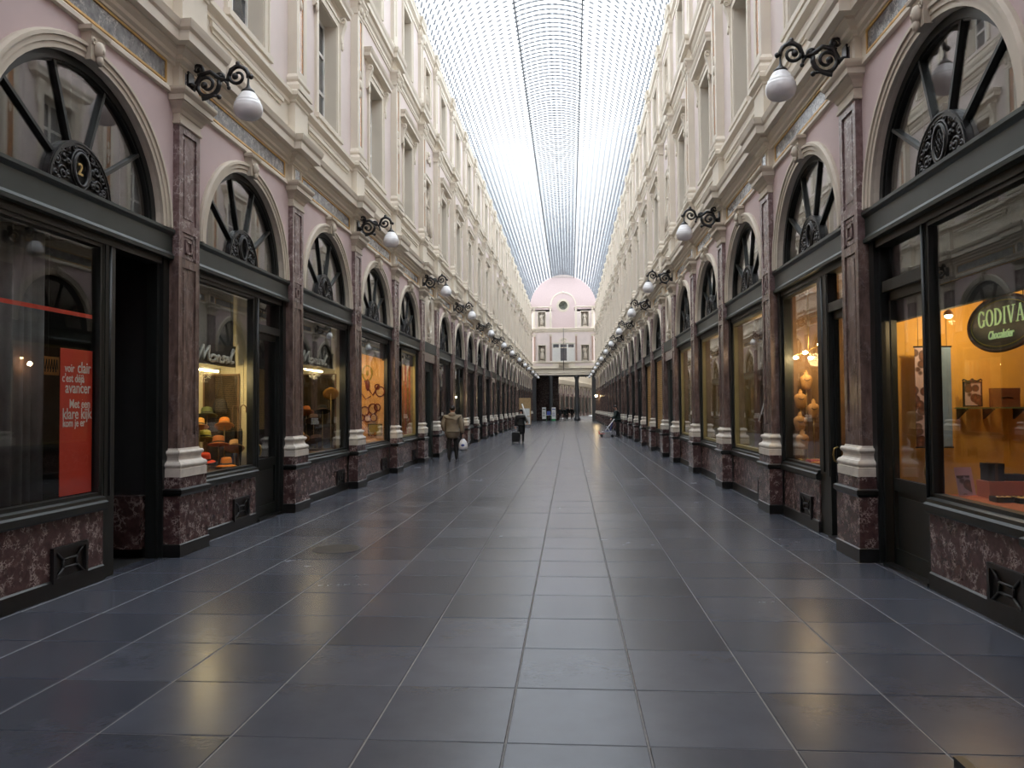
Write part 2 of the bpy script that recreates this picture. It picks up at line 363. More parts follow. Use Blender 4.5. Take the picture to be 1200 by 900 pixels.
def m_entpanel(s):
    mb = MB(); mb.box(4.012, 4.05, -.13, .13, 5.71, 5.94, 0)
    for a in ((-.15,-.13,5.69,5.96),(.13,.15,5.69,5.96),(-.13,.13,5.69,5.71),(-.13,.13,5.94,5.96)): mb.box(4.004, 4.05, a[0], a[1], a[2], a[3], 1)
    return mb.mesh('block_panel', ['frieze_marble', 'cream_low'], s)
def m_clamp(s): return MB().lathe([(.03,6.40),(.034,6.43),(.03,6.45),(.012,6.46)], (3.80,0,0), 10).mesh('cornice_spike', ['iron'], s)
for s in (-1, 1):
    fns = dict(plinth_base=m_plinth, plinth_die=m_die, plinth_cap=m_cap, plinth_block=m_block, pilaster_base=m_base, capital=m_capital, entablature_block=m_ent, block_panel=m_entpanel, cornice_spike=m_clamp)
    me = {k: f(s) for k, f in fns.items()}; sh = shaft_mesh(s)
    for yk in PIL:
        p = new('pilaster', sh, WALL[s], (0, yk, 0))
        for k, q in me.items(): new(k, q, p)

# ---- upper pilasters
def m_up(s):
    mb = MB(); mb.box(3.975, 4.15, -.25, .25, 7.27, 10.95)
    mb.box(3.935, 3.98, -.25, -.10, 7.27, 10.95); mb.box(3.935, 3.98, .10, .25, 7.27, 10.95); mb.box(3.935, 3.98, -.10, .10, 7.27, 7.66); mb.box(3.935, 3.98, -.10, .10, 10.55, 10.95)
    return mb.mesh('upper_pilaster', ['cream'], s)
def m_upstrip(s): return MB().box(3.953, 3.98, -.10, .10, 7.67, 10.54).mesh('marble_strip', ['strip_marble'], s)
def m_upbase(s): return MB().ret([(.09,7.24),(.09,7.33),(.07,7.36),(.04,7.40),(.06,7.44),(.06,7.48),(.03,7.52),(.0,7.56)], 3.95, 4.15, .25).mesh('upper_base', ['cream'], s)
def m_upcap(s):
    mb = MB(); mb.ret([(0,10.6),(.03,10.61),(.03,10.64),(0,10.65),(.01,10.75),(.05,10.86),(.09,10.92),(.10,10.93),(.10,10.99),(.04,11.0)], 3.95, 4.15, .25)
    for u in (-.2, 0, .2): mb.ell((3.925, u, 10.78), .05, .06, .09, 8, 6)
    for u in (-.27, .27): mb.tube([(3.88, u+.055*math.cos(a), 10.87+.055*math.sin(a)) for a in [i*2*PI/8 for i in range(8)]], .022, 6, closed=True)
    return mb.mesh('upper_capital', ['cream'], s)
def m_upent(s): return MB().ret([(.02,10.99),(.02,11.1),(.06,11.14),(.10,11.2),(.10,11.24),(.20,11.26),(.20,11.38),(.23,11.42),(.25,11.52),(.06,11.6),(.04,11.6),(.04,11.8),(.02,11.84)], 4.05, 4.2, .33).mesh('upper_cornice_block', ['cream'], s)
def m_medal(s):
    mb = MB(); mb.ell((3.945, 0, 9.1), .035, .075, .11, 8, 6); mb.ell((3.95, 0, 9.32), .025, .045, .1, 8, 6); mb.ell((3.95, 0, 8.88), .025, .045, .1, 8, 6)
    return mb.mesh('strip_ornament', ['cream'], s)
def m_at(s):
    mb = MB(); mb.box(4.02, 4.15, -.22, .22, 11.8, 14.0); mb.box(4.0, 4.03, -.22, -.07, 11.8, 14.0); mb.box(4.0, 4.03, .07, .22, 11.8, 14.0); mb.box(4.0, 4.03, -.07, .07, 11.8, 12.1); mb.box(4.0, 4.03, -.07, .07, 13.55, 14.0)
    return mb.mesh('attic_pilaster', ['cream'], s)
def m_atcap(s):
    mb = MB(); mb.ret([(0,13.6),(.025,13.62),(.025,13.65),(0,13.66),(.02,13.78),(.06,13.88),(.07,13.92),(.07,13.97)], 4.0, 4.15, .22)
    for u in (-.2, .2): mb.ell((3.96, u, 13.82), .04, .05, .06, 8, 6)
    return mb.mesh('attic_capital', ['cream'], s)
def m_atent(s): return MB().ret([(0,13.96),(0,14.08),(.03,14.12),(.03,14.16),(.08,14.18),(.08,14.3),(.11,14.36),(.13,14.46),(0,14.54)], 4.02, 4.2, .24).mesh('attic_cornice_block', ['cream'], s)
for s in (-1, 1):
    up_, st, ub, uc_, ue, md, at, ac, ae = [f(s) for f in (m_up, m_upstrip, m_upbase, m_upcap, m_upent, m_medal, m_at, m_atcap, m_atent)]
    for yk in PIL:
        p = new('upper_pilaster', up_, WALL[s], (0, yk, 0))
        for n_, q in (('marble_strip', st), ('upper_base', ub), ('upper_capital', uc_), ('cornice_block', ue), ('strip_ornament', md)): new(n_, q, p)
        p = new('attic_pilaster', at, WALL[s], (0, yk, 0)); new('attic_capital', ac, p); new('cornice_block', ae, p)

# ---- bay pieces: archivolt, keystone, frieze panel, upper windows, niches
def m_archi(s):
    mb = MB(); prof = [(1.395,4.085),(1.395,4.045),(1.45,4.045),(1.455,4.03),(1.51,4.03),(1.515,4.01),(1.55,4.01),(1.57,4.04),(1.57,4.085)]; n = 30
    vs = []
    for i in range(n+1):
        a = PI*i/n
        for r, d in prof: vs.append((d, r*math.cos(a), TZ+AZ*r*math.sin(a)))
    k = len(prof); fs = [(i*k+j, i*k+j+1, (i+1)*k+j+1, (i+1)*k+j) for i in range(n) for j in range(k-1)]
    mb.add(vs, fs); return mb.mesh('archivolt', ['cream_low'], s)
def m_key(s):
    mb = MB(); mb.add([(4.08,-.09,5.28),(3.99,-.09,5.28),(3.99,.09,5.28),(4.08,.09,5.28),(4.08,-.12,5.56),(3.97,-.12,5.56),(3.97,.12,5.56),(4.08,.12,5.56)], [(0,3,2,1),(4,5,6,7),(0,1,5,4),(1,2,6,5),(2,3,7,6),(3,0,4,7)])
    mb.ret([(0,5.55),(.03,5.56),(.035,5.60),(0,5.62)], 3.97, 4.08, .13)
    mb.ell((3.96,0,5.40), .05,.065,.09, 10,8); mb.ell((3.92,0,5.385), .02,.018,.03, 6,6); mb.ell((3.955,0,5.30), .035,.04,.06, 8,6)
    for q in (-1,1): mb.tube([(3.975, q*(.075+.03*math.cos(a)), 5.47+.03*math.sin(a)) for a in [i*2*PI/8 for i in range(8)]], .012, 6, closed=True)
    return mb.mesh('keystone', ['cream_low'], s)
def m_frieze(s, L_): return MB().box(4.088, 4.12, -L_/2, L_/2, 5.72, 5.93).mesh('frieze_panel', ['frieze_marble'], s)
def m_goldb(s, L_):
    mb = MB(); h = L_/2
    for a in ((-h-.03,-h,5.69,5.96),(h,h+.03,5.69,5.96),(-h,h,5.69,5.715),(-h,h,5.935,5.96)): mb.box(4.075, 4.11, *a)
    return mb.mesh('gold_border', ['gold'], s)
def frame_ring(mb, d0, d1, hw, z0, z1, t, m=0, bottom=True, uc=0):
    mb.box(d0, d1, uc-hw-t, uc-hw, z0-(t if bottom else 0), z1+t, m); mb.box(d0, d1, uc+hw, uc+hw+t, z0-(t if bottom else 0), z1+t, m)
    mb.box(d0, d1, uc-hw, uc+hw, z1, z1+t, m)
    if bottom: mb.box(d0, d1, uc-hw, uc+hw, z0-t, z0, m)
    return mb
def m_archw(s, w, sill=True):
    hw, z0, z1 = w; mb = MB(); frame_ring(mb, 4.065, 4.13, hw, z0, z1, .16, 0, False); frame_ring(mb, 4.045, 4.13, hw+.13, z0, z1+.13, .05, 0, False)
    for u_ in (-hw, hw-.015): mb.box(4.09, 4.42, u_, u_+.015, z0, z1)
    mb.box(4.09, 4.42, -hw, hw, z1-.015, z1)
    if sill: mb.box(4.0, 4.3, -hw-.2, hw+.2, z0-.09, z0); mb.box(4.03, 4.2, -hw-.16, hw+.16, z0-.16, z0-.09)
    return mb.mesh('window_surround', ['cream'], s)
def m_sash(s, w):
    hw, z0, z1 = w; mb = MB(); mb.box(4.34, 4.40, -hw, -hw+.07, z0, z1); mb.box(4.34, 4.40, hw-.07, hw, z0, z1); mb.box(4.34, 4.40, -.04, .04, z0, z1)
    for zz in (z0+.04, z0+(z1-z0)*.36, z0+(z1-z0)*.70, z1-.04): mb.box(4.345, 4.395, -hw, hw, zz-.035, zz+.035)
    return mb.mesh('sash', ['white_paint'], s)
def m_pane(s, w, q):
    hw, z0, z1 = w; h = z1-z0; zz = [z0, z0+h*.36, z0+h*.70, z1]; a = (-hw+.06, -.03) if q[0] == 0 else (.03, hw-.06)
    return MB().box(4.365, 4.375, a[0], a[1], zz[q[1]]+.03, zz[q[1]+1]-.03).mesh('pane', ['upper_glass'], s)
def m_wback(s, w): hw, z0, z1 = w; return MB().box(4.42, 4.46, -hw-.05, hw+.05, z0-.05, z1+.05).mesh('curtain', ['grey_room'], s)
def m_hood(s):
    mb = MB(); mb.ret([(.02,10.02),(.02,10.10),(.06,10.13),(.17,10.15),(.17,10.23),(.20,10.28),(.22,10.34),(.02,10.40)], 4.10, 4.15, .95)
    mb.box(4.07, 4.15, -.85, .85, 9.93, 10.03); return mb.mesh('window_hood', ['cream'], s)
def m_console(s):
    mb = MB(); pts = [(4.08, 9.45),(4.02,9.5),(4.03,9.62),(4.0,9.78),(3.95,9.92),(3.95,10.03),(4.1,10.03),(4.1,9.45)]; k = len(pts)
    vs = [(d,-.075,z) for d, z in pts]+[(d,.075,z) for d, z in pts]
    mb.add(vs, [tuple(range(k)), tuple(range(2*k-1,k-1,-1))]+[(i,(i+1)%k,k+(i+1)%k,k+i) for i in range(k)])
    mb.tube([(3.985+.05*math.cos(a),-.08,9.95+.05*math.sin(a)) for a in [i*2*PI/8 for i in range(8)]], .015, 5, closed=True)
    mb.ell((4.03,0,9.42), .03,.05,.08, 8,6); return mb.mesh('console', ['cream'], s)
def m_rail(s): 
    mb = MB(); mb.box(4.04,4.09,-1.25,1.25,6.84,6.92); mb.box(4.015,4.09,-1.3,1.3,6.90,6.97); return mb.mesh('apron_moulding', ['cream'], s)
def m_garland(s):
    mb = MB()
    for i in range(13):
        t = i/12; u = -.34+.68*t; z = 10.45-.22*math.sin(PI*t); mb.ell((4.07,u,z), .04, .05, .05, 8, 5)
    for q in (-1,1): mb.ell((4.07,q*.36,10.32), .035,.04,.16, 8,6)
    mb.ell((4.06,0,10.5), .06,.10,.10, 10,6); return mb.mesh('garland', ['cream'], s)
def m_niche(s, w):
    hw, z0, z1 = w; n = 10; mb = MB()
    for i in range(n):
        a, b = PI*i/n, PI*(i+1)/n
        A, B = (4.15+.33*math.sin(a), -hw*math.cos(a)), (4.15+.33*math.sin(b), -hw*math.cos(b))
        mb.add([A+(z0,), B+(z0,), B+(z1,), A+(z1,)], [(0,1,2,3)])
    mb.box(4.08, 4.5, -hw, hw, z0-.05, z0+.02); mb.box(4.14, 4.5, -hw, hw, z1-.02, z1+.05); return mb.mesh('niche', ['niche_stone'], s)
def m_ovalframe(s):
    mb = MB(); P_ = [(4.055, .39*math.cos(a), 4.86+.55*math.sin(a)) for a in [i*2*PI/36 for i in range(36)]]
    mb.tube(P_, .045, 8, closed=True); mb.tube([(4.07, .45*math.cos(a), 4.86+.61*math.sin(a)) for a in [i*2*PI/36 for i in range(36)]], .018, 6, closed=True)
    mb.ell((4.04,0,5.49), .05,.1,.09, 8,6); return mb.mesh('oval_frame', ['cream'], s)
def m_bracket(s):
    mb = MB(); mb.ret([(0,4.18),(.04,4.2),(.06,4.25),(.06,4.3),(.0,4.31)], 4.05, 4.1, .18)
    mb.ell((4.04,0,4.12), .07,.12,.1, 10,6)
    for q in (-1,1):
        mb.tube([(4.05, q*(.16+.09*(1-t)*math.cos(7*t)), 4.08-.05*t+.09*(1-t)*math.sin(7*t)) for t in [i/14 for i in range(15)]], .022, 6)
    return mb.mesh('scroll_bracket', ['cream'], s)
def m_lintel(s): return MB().box(4.04, 4.3, -1.13, 1.13, 3.30, 3.62).mesh('lintel', ['shaft_marble'], s)
def m_lintrail(s): return MB().box(4.02, 4.3, -1.13, 1.13, 3.62, TZ+.02).mesh('lintel_band', ['green'], s)
for s in (-1, 1):
    A = m_archi(s); K = m_key(s); FR = {'F': m_frieze(s, D-.9), 'N': m_frieze(s, NB-.9)}; GB = {'F': m_goldb(s, D-.9), 'N': m_goldb(s, NB-.9)}
    W1 = m_archw(s, WIN1); W2 = m_archw(s, WIN2, False); S1 = m_sash(s, WIN1); S2 = m_sash(s, WIN2); HD = m_hood(s); CO = m_console(s); RL = m_rail(s)
    PA1 = [m_pane(s, WIN1, (i, j)) for i in (0,1) for j in (0,1,2)]; PA2 = [m_pane(s, WIN2, (i, j)) for i in (0,1) for j in (0,1,2)]
    B1 = m_wback(s, WIN1); B2 = m_wback(s, WIN2); GA = m_garland(s); N1 = m_niche(s, NI1); N2 = m_niche(s, NI2); NW1 = m_archw(s, NI1); NW2 = m_archw(s, NI2, False)
    OF = m_ovalframe(s); BR = m_bracket(s); LI = m_lintel(s); LR = m_lintrail(s)
    for a, b, c in BAYS:
        uc = (a+b)/2; W = WALL[s]; at = (0, uc, 0)
        f = new('frieze_panel', FR[c], W, at); new('gold_border', GB[c], f)
        if c == 'F':
            q = new('archivolt', A, W, at); new('keystone', K, q, (0,0,-.04))
            w = new('upper_window', W1, W, at); new('sash', S1, w); new('curtain', B1, w); new('window_hood', HD, w); new('apron_moulding', RL, w)
            for q in (-.82, .82): new('console', CO, w, (0, q, 0))
            if b < 60:
                for p in PA1: new('pane', p, w)
            else: new('pane', cached(('p1', s), lambda: MB().box(4.365,4.375,-.54,.54,7.45,9.74).mesh('pane', ['upper_glass'], s)), w)
            w = new('attic_window', W2, W, at); new('sash', S2, w); new('curtain', B2, w)
            if b < 60:
                for p in PA2: new('pane', p, w)
            else: new('pane', cached(('p2', s), lambda: MB().box(4.365,4.375,-.49,.49,11.93,13.69).mesh('pane', ['upper_glass'], s)), w)
        else:
            w = new('statue_niche', N1, W, at); new('niche_surround', NW1, w); new('garland', GA, w)
            w = new('attic_niche', N2, W, at); new('niche_surround', NW2, w)
            w = new('oval_frame', OF, W, at); new('scroll_bracket', BR, w)
            w = new('doorway_lintel', LI, W, at); new('lintel_band', LR, w)

# ------------------------------------------------------------------ glazed iron roof
RZ, RR = 14.33, 4.246
th0, th1 = math.asin(1.4/RR), math.asin(4.2/RR)
NC, NL = 12, 5
sec = [(-RR*math.sin(th1+(th0-th1)*i/NC), RZ+RR*math.cos(th1+(th0-th1)*i/NC)) for i in range(NC+1)]
zb = sec[-1][1]
sec += [(-1.4+1.4*i/NL, zb+.03+.26*math.sin(PI/2*i/NL)) for i in range(1, NL+1)]
sec += [(-x, z) for x, z in sec[-2::-1]]
ROW = .385; NR = int((YEND+6)/ROW)
mb = MB()
for q in (-1, 1):
    mb.box(min(q*1.37,q*1.43), max(q*1.37,q*1.43), -6, YEND, zb-.10, zb+.06)
    mb.box(min(q*4.19,q*4.5), max(q*4.19,q*4.5), -6, YEND, 14.86, 14.97)
mb.box(-.012, .012, -6, YEND, zb+.26, zb+.31)
ceiling = tag(new('ceiling', mb.mesh('ceiling', ['roof_iron'])), 'glazed iron barrel roof over the arcade', None, None, 'structure')
ribs = MB(); clips = MB(); panes = MB()
def obox(mb, c, ax, nrm, la, ln, ly):   # box with half lengths along section axis, normal and Y
    vs = []
    for sy in (-1,1):
        for sn in (-1,1):
            for sa in (-1,1): vs.append((c[0]+ax[0]*la*sa+nrm[0]*ln*sn, c[1]+ly*sy, c[2]+ax[1]*la*sa+nrm[1]*ln*sn))
    mb.add(vs, [(0,1,3,2),(4,6,7,5),(0,4,5,1),(2,3,7,6),(0,2,6,4),(1,5,7,3)])
for i in range(len(sec)-1):
    (x0, z0), (x1, z1) = sec[i], sec[i+1]; l = math.hypot(x1-x0, z1-z0); ax = ((x1-x0)/l, (z1-z0)/l); nr = (-ax[1], ax[0])
    xm, zm = (x0+x1)/2, (z0+z1)/2
    obox(ribs, (x0, (YEND-6)/2, z0), ax, nr, .004, .009, (YEND+6)/2)
    pm = None
    lan = abs(xm) < 1.4
    for j in range(NR):
        yy = -6+ROW*(j+.5)
        obox(ribs, (xm, yy-ROW/2, zm), ax, nr, l/2, .022 if lan else .009, .013 if lan else .005)
        obox(clips, (x0, yy-ROW/2, z0), ax, nr, .10, .029 if not lan else .036, .017 if not lan else .018)
        if 22.2 <= yy < 25.2:
            if pm is None:
                t = MB(); obox(t, (0,0,0), ax, nr, l/2-.004, .004, ROW/2-.002); pm = t.mesh('roof_pane', ['roof_glass'])
            new('roof_pane', pm, ceiling, (xm+nr[0]*.03, yy, zm+nr[1]*.03))
        else: obox(panes, (xm+nr[0]*.03, yy, zm+nr[1]*.03), ax, nr, l/2-.004, .004, ROW/2-.002)
tag(new('roof_panes', panes.mesh('roof_panes', ['roof_glass']), ceiling), kind='stuff')
tag(new('glazing_ribs', ribs.mesh('glazing_ribs', ['roof_iron']), ceiling), kind='stuff')
tag(new('glazing_clips', clips.mesh('glazing_clips', ['roof_iron']), ceiling), kind='stuff')
mb = MB(); mb.box(-4.6, 4.6, -6.3, -6, -.01, 19.6)  # added unseen wall, left without an entrance to keep daylight off the foreground
tag(new('wall_back_blocker', mb.mesh('wall_back_blocker', ['pink'])), 'added plain wall blocking daylight behind the viewpoint', None, None, 'structure')

# ------------------------------------------------------------------ end wall (built facing -Y; x, depth, z)
def T(mb):   # swap builder axes: d -> along Y (depth), u -> X
    mb.v = [(p[1], p[0], p[2]) for p in mb.v]; return mb
mb = MB(); E0, E1 = 0.0, .45
# pieces of wall around openings : (u0,u1,z0,z1)
NX0, NX1 = 2.28, 3.22
def slab(u0, u1, z0, z1, m): mb.box(E0, E1, u0, u1, z0, z1, m)
for q in (-1, 1):
    a, b = sorted((q*1.42, q*4.4))
    def qs(u0, u1, z0, z1, m): x0, x1 = sorted((q*u0, q*u1)); slab(x0, x1, z0, z1, m)
    qs(1.42, NX0, 7.0, 11.5, 1); qs(NX1, 4.4, 7.0, 11.5, 1); qs(NX0, NX1, 7.0, 7.62, 1); qs(NX0, NX1, 9.62, 11.5, 1)
    qs(1.42, NX0, 11.5, 14.2, 1); qs(NX1, 4.4, 11.5, 14.2, 1); qs(NX0, NX1, 11.5, 12.02, 1); qs(NX0, NX1, 13.92, 14.2, 1)
slab(-1.42, 1.42, 6.6, 7.64, 0); slab(-1.42, 1.42, 9.86, 11.5, 1); slab(-1.42, 1.42, 11.5, 13.95, 2)
for q in (-1, 1): x0, x1 = sorted((q*1.42, q*4.4)); slab(x0, x1, 6.6, 7.0, 0)
slab(-4.4, 4.4, 5.85, 6.6, 0)
# tympanum : from z=13.95 up to the roof curve, hole for the oculus
oz, orr = 14.72, .56
n = 48
outer = []
for i in range(n):
    a = 2*PI*i/n; c, q = math.cos(a), math.sin(a); t = 0
    while True:
        t += .02; x, z = c*t, oz+q*t
        lim = RZ+math.sqrt(max(0, (RR+.02)**2-x*x)) if abs(x) < RR else 0
        if abs(x) > 4.3 or z < 13.95 or z > max(lim, zb+.02 if abs(x) < 1.4 else 0): break
    outer.append((x, z))
for i in range(n):
    a, b = 2*PI*i/n, 2*PI*(i+1)/n; A = (orr*math.cos(a), oz+orr*math.sin(a)); B = (orr*math.cos(b), oz+orr*math.sin(b)); O, O2 = outer[i], outer[(i+1) % n]
    mb.add([(E0,)+A, (E0,)+O, (E0,)+O2, (E0,)+B], [(0,1,2,3)], 2); mb.add([(E0,)+A, (E0,)+B, (E1,)+B, (E1,)+A], [(0,1,2,3)], 0)
for q in (-1,1): x0, x1 = sorted((q*1.35, q*4.4)); mb.box(E0+.001, E1, x0, x1, 13.9, 14.6, 1)
mb.box(.6, .7, -4.4, 4.4, 13.9, 15.6, 1)
# gable under the lantern
mb.add([(-.02,-1.44,zb-.06),(-.02,1.44,zb-.06),(-.02,0,19.42),(.3,-1.44,zb-.06),(.3,1.44,zb-.06),(.3,0,19.42)], [(0,1,2),(3,5,4),(0,3,4,1),(1,4,5,2),(2,5,3,0)], 3)
plain('gable_grey', (.45, .38, .36), .8)
plain('pink_end', (.57, .45, .445), .7, var=.03); plain('end_strip', (.36, .25, .20), .6)
wall_end = tag(new('wall_end', T(mb).mesh('wall_end', ['cream', 'pink_pale', 'pink_end', 'gable_grey']), None, (0, YEND, 0)), 'pink and cream end wall with round window over the passage', None, None, 'structure')
def ep(name, mb, mats, parent=None): return new(name, T(mb).mesh(name, mats), parent or wall_end)
for q in (-1, 1):
    for z0, z1 in ((7.62, 9.62), (12.02, 13.92)):
        x0, x1 = sorted((q*NX0, q*NX1)); b = MB(); b.room(.02, .40, x0, x1, z0, z1); nn = ep('end_niche', b, ['niche_stone'])
        b = MB(); frame_ring(b, -.05, .05, .47, z0, z1, .09, 0, True, (x0+x1)/2); ep('niche_surround', b, ['cream'], nn)
    for x, z0, z1, mt in ((1.62, 7.5, 10.75, 'end_strip'), (3.68, 7.5, 10.75, 'end_strip'), (1.62, 11.8, 14.3, 'cream'), (3.72, 11.8, 14.3, 'cream')):
        b = MB(); b.box(-.10, .02, q*x-.11, q*x+.11, z0, z1); pp = ep('end_pilaster', b, [mt])
        b = MB(); b.ret([(0,z1),(.02,z1+.02),(.05,z1+.18),(.07,z1+.22),(.07,z1+.28)], -.10, .02, .11, 0, q*x); ep('end_capital', b, ['cream'], pp)
        b = MB(); b.ret([(.05,z0-.1),(.05,z0+.05),(0,z0+.12)], -.10, .02, .11, 0, q*x); ep('end_base', b, ['cream'], pp)
def eprof(name, pr, u0, u1, mat): 
    b = MB(); b.sweep(pr, u0, u1); pts = pr; b.add([(d,u0,z) for d, z in pts], [tuple(range(len(pts)))]); b.add([(d,u1,z) for d, z in pts], [tuple(range(len(pts)))]); return ep(name, b, [mat])
eprof('end_cornice', [(0,11.3),(-.06,11.32),(-.06,11.42),(-.16,11.5),(-.16,11.62),(-.24,11.72),(-.24,11.78),(0,11.84)], -4.1, 4.1, 'cream')
eprof('end_ledge', [(0,7.36),(-.06,7.38),(-.08,7.5),(0,7.52)], -4.1, 4.1, 'cream')
eprof('end_fascia', [(0,5.8),(-.08,5.82),(-.08,6.05),(-.12,6.1),(-.12,6.14),(-.05,6.2),(-.05,6.55),(-.22,6.62),(-.26,6.74),(0,6.8)], -4.1, 4.1, 'cream')
for q in (-1,1):
    a, b_ = sorted((q*1.45, q*4.0)); eprof('string_course', [(0,14.44),(-.06,14.46),(-.1,14.56),(0,14.6)], a, b_, 'cream')
b = MB(); b.arcring(-.06, .02, 0, 14.80, 1.50, 1.66, 0, PI, 28); am = ep('arch_moulding', b, ['cream'])
b = MB(); b.box(-.12, .02, -.10, .10, 16.30, 16.52); b.ell((-.12,0,16.4), .05,.08,.08); ep('arch_keystone', b, ['cream'], am)
b = MB(); b.arcring(-.06, .05, 0, oz, .56, .70, 0, 2*PI, 36); b.arcring(-.03, .05, 0, oz, .70, .84, 0, 2*PI, 36); oc = ep('round_window', b, ['cream_low'])
b = MB(); b.lathe([(.56,0),(.56,.02)], n=32, smooth=False); b.v = [(.3+p[2], p[0], p[1]+oz) for p in b.v]; plain('oculus_glass', (.16,.17,.13), .15, var=.4, scale=5); ep('round_pane', b, ['oculus_glass'], oc)
b = MB()
for k in range(6): a = k*PI/3; b.tube([(.28,0,oz),(.28,.55*math.cos(a),oz+.55*math.sin(a))], .018, 5)
b.tube([(.28,.25*math.cos(k*PI/8),oz+.25*math.sin(k*PI/8)) for k in range(16)], .018, 5, closed=True); ep('round_tracery', b, ['iron'], oc)
b = MB(); frame_ring(b, -.05, .12, 1.32, 7.64, 9.78, .1)
for x in (-.5, .5): b.box(-.05, .12, x-.1, x+.1, 7.64, 9.8)
for x in (-.95, .95): b.box(.0, .12, x-.03, x+.03, 7.64, 9.4)
wf = ep('end_window', b, ['white_paint'])
for x0, x1 in ((-1.32,-.6),(-.4,.4),(.6,1.32)):
    b = MB(); b.box(.10, .12, x0, x1, 7.66, 9.3); ep('pane', b, ['upper_glass'] if x0 == -.4 else ['white_paint'], wf)
    b = MB(); b.box(.06, .14, x0, x1, 9.34, 9.76); ep('transom_pane', b, ['upper_glass'], wf)
b = MB(); b.arcring(-.1, .02, 0, 9.95, .52, .66, 0, PI, 18); b.box(-.12, .02, -1.45, 1.45, 9.88, 9.97); b.ell((-.03,0,10.2), .05,.25,.2); ep('window_pediment', b, ['cream'], wf)
b = MB(); b.box(-.3, 0, -.62, .62, 6.9, 6.98); b.box(-.32, 0, -.66, .66, 7.36, 7.44)
for k in range(9): b.lathe([(.03,6.98),(.05,7.1),(.03,7.25),(.04,7.36)], (-.25, -.56+.14*k, 0), 8)
ep('balustrade', b, ['cream_low'])
b = MB(); b.tube([(-.3,0,11.8),(-.3,0,6.4)], .03, 6); ep('hanging_cable', b, ['iron'])
# colonnade and passage under the end wall
plain('grey_granite', (.06, .063, .067), .4, var=.2, scale=20)
for x in (-1.65, 1.65):
    b = MB(); b.lathe([(.42,0),(.42,.35),(.31,.4),(.31,.5),(.27,.55),(.25,.9),(.235,5.2),(.25,5.25),(.30,5.4),(.33,5.55),(.33,5.82)], (x, 0, 0), 20)
    new('passage_column', b.mesh('passage_column', ['grey_granite']), wall_end, (0, .3, 0))
for q in (-1, 1):
    b = MB(); x0, x1 = sorted((q*3.55, q*4.4)); b.box(x0, x1, 0, .5, 0, 5.85); new('passage_pier', b.mesh('passage_pier', ['grey_granite']), wall_end)
b = MB(); b.box(-4.6, 4.6, .45, 7.0, 5.85, 6.2); new('passage_soffit', b.mesh('passage_soffit', ['grey_room']), wall_end)
for q in (-1, 1):
    b = MB(); x0, x1 = sorted((q*4.4, q*4.6)); b.box(x0, x1, .4, 9.0, 0, 6.2); new('passage_wall', b.mesh('passage_wall', ['dark_marble']), wall_end)
b = MB()
for x in (-4.3, -1.65, 1.65, 4.3): b.box(x-.25, x+.25, 6.2, 6.8, 0, 5.85)
b = MB(); b.box(-4.4, -.75, 6.6, 7.4, 0, 6.0); new('street_corner', b.mesh('street_corner', ['dark_marble']), wall_end)
# the second gallery, bending to the right
far = tag(new('wall_beyond', None, None, (0, 107.0, 0)), 'pale facades of the second gallery beyond the passage', None, None, 'structure')
far.rotation_euler = (0, 0, -math.radians(11))
plain('far_cream', (.62, .55, .45), .7)
for s in (-1, 1):
    b = MB(); b.box(4.1, 4.5, -2 if s < 0 else 0, 48, 5.4, 15.4, 0); b.box(4.2, 4.5, -2 if s < 0 else 0, 48, 0, 5.4, 1); b.sweep([(4.1,5.4),(3.9,5.5),(3.8,5.9),(3.75,6.2),(4.1,6.3)], -2 if s < 0 else 0, 48, 0); b.sweep([(4.1,10.9),(3.9,11.1),(3.85,11.4),(4.1,11.5)], 0, 48, 0)
    fwall = new('far_facade', b.mesh('far_facade', ['far_cream', 'shaft_marble'], s), far)
    fp = cached(('fp', s), lambda: MB().box(3.98, 4.2, -.26, .26, 0, 5.4).mesh('far_pilaster', ['shaft_marble'], s))
    fw_ = cached(('fw', s), lambda: MB().box(4.06, 4.2, -.5, .5, 7.4, 9.7).mesh('far_window', ['upper_glass'], s))
    fs_ = cached(('fs', s), lambda: MB().box(4.12, 4.25, -1.3, 1.3, .7, 3.5).mesh('far_shopfront', ['green_dark'], s))
    fa_ = cached(('fa', s), lambda: (lambda q: (holeplate(q, 4.10, 4.2, -1.6, 1.6, TZ, 5.45, 0, TZ, 1.3, 1.3, 0, PI, 16, 0), q)[1])(MB()).mesh('far_arch', ['far_cream'], s))
    for k in range(12):
        y_ = 1+3.85*k
        for nm, me, dy in (('far_pilaster', fp, 0), ('far_window', fw_, 1.9), ('far_shopfront', fs_, 1.9), ('far_arch', fa_, 1.9)): new(nm, me, fwall, (0, y_+dy, 0))
b = MB(); pts = [(4.2*math.cos(a), 15.4+3.2*math.sin(a)) for a in [PI*i/14 for i in range(15)]]
for (x0, z0), (x1, z1) in zip(pts, pts[1:]): b.add([(x0,-2,z0),(x1,-2,z1),(x1,48,z1),(x0,48,z0)], [(0,1,2,3)])
new('far_roof', b.mesh('far_roof', ['roof_glass']), far)
b = MB(); b.box(-8, 12, 48, 48.4, 0, 20); new('far_end', b.mesh('far_end', ['far_cream']), far)
b = MB(); b.box(-9, 14, 0, 48, -.35, -.05); new('far_floor', b.mesh('far_floor', ['bluestone']), far)

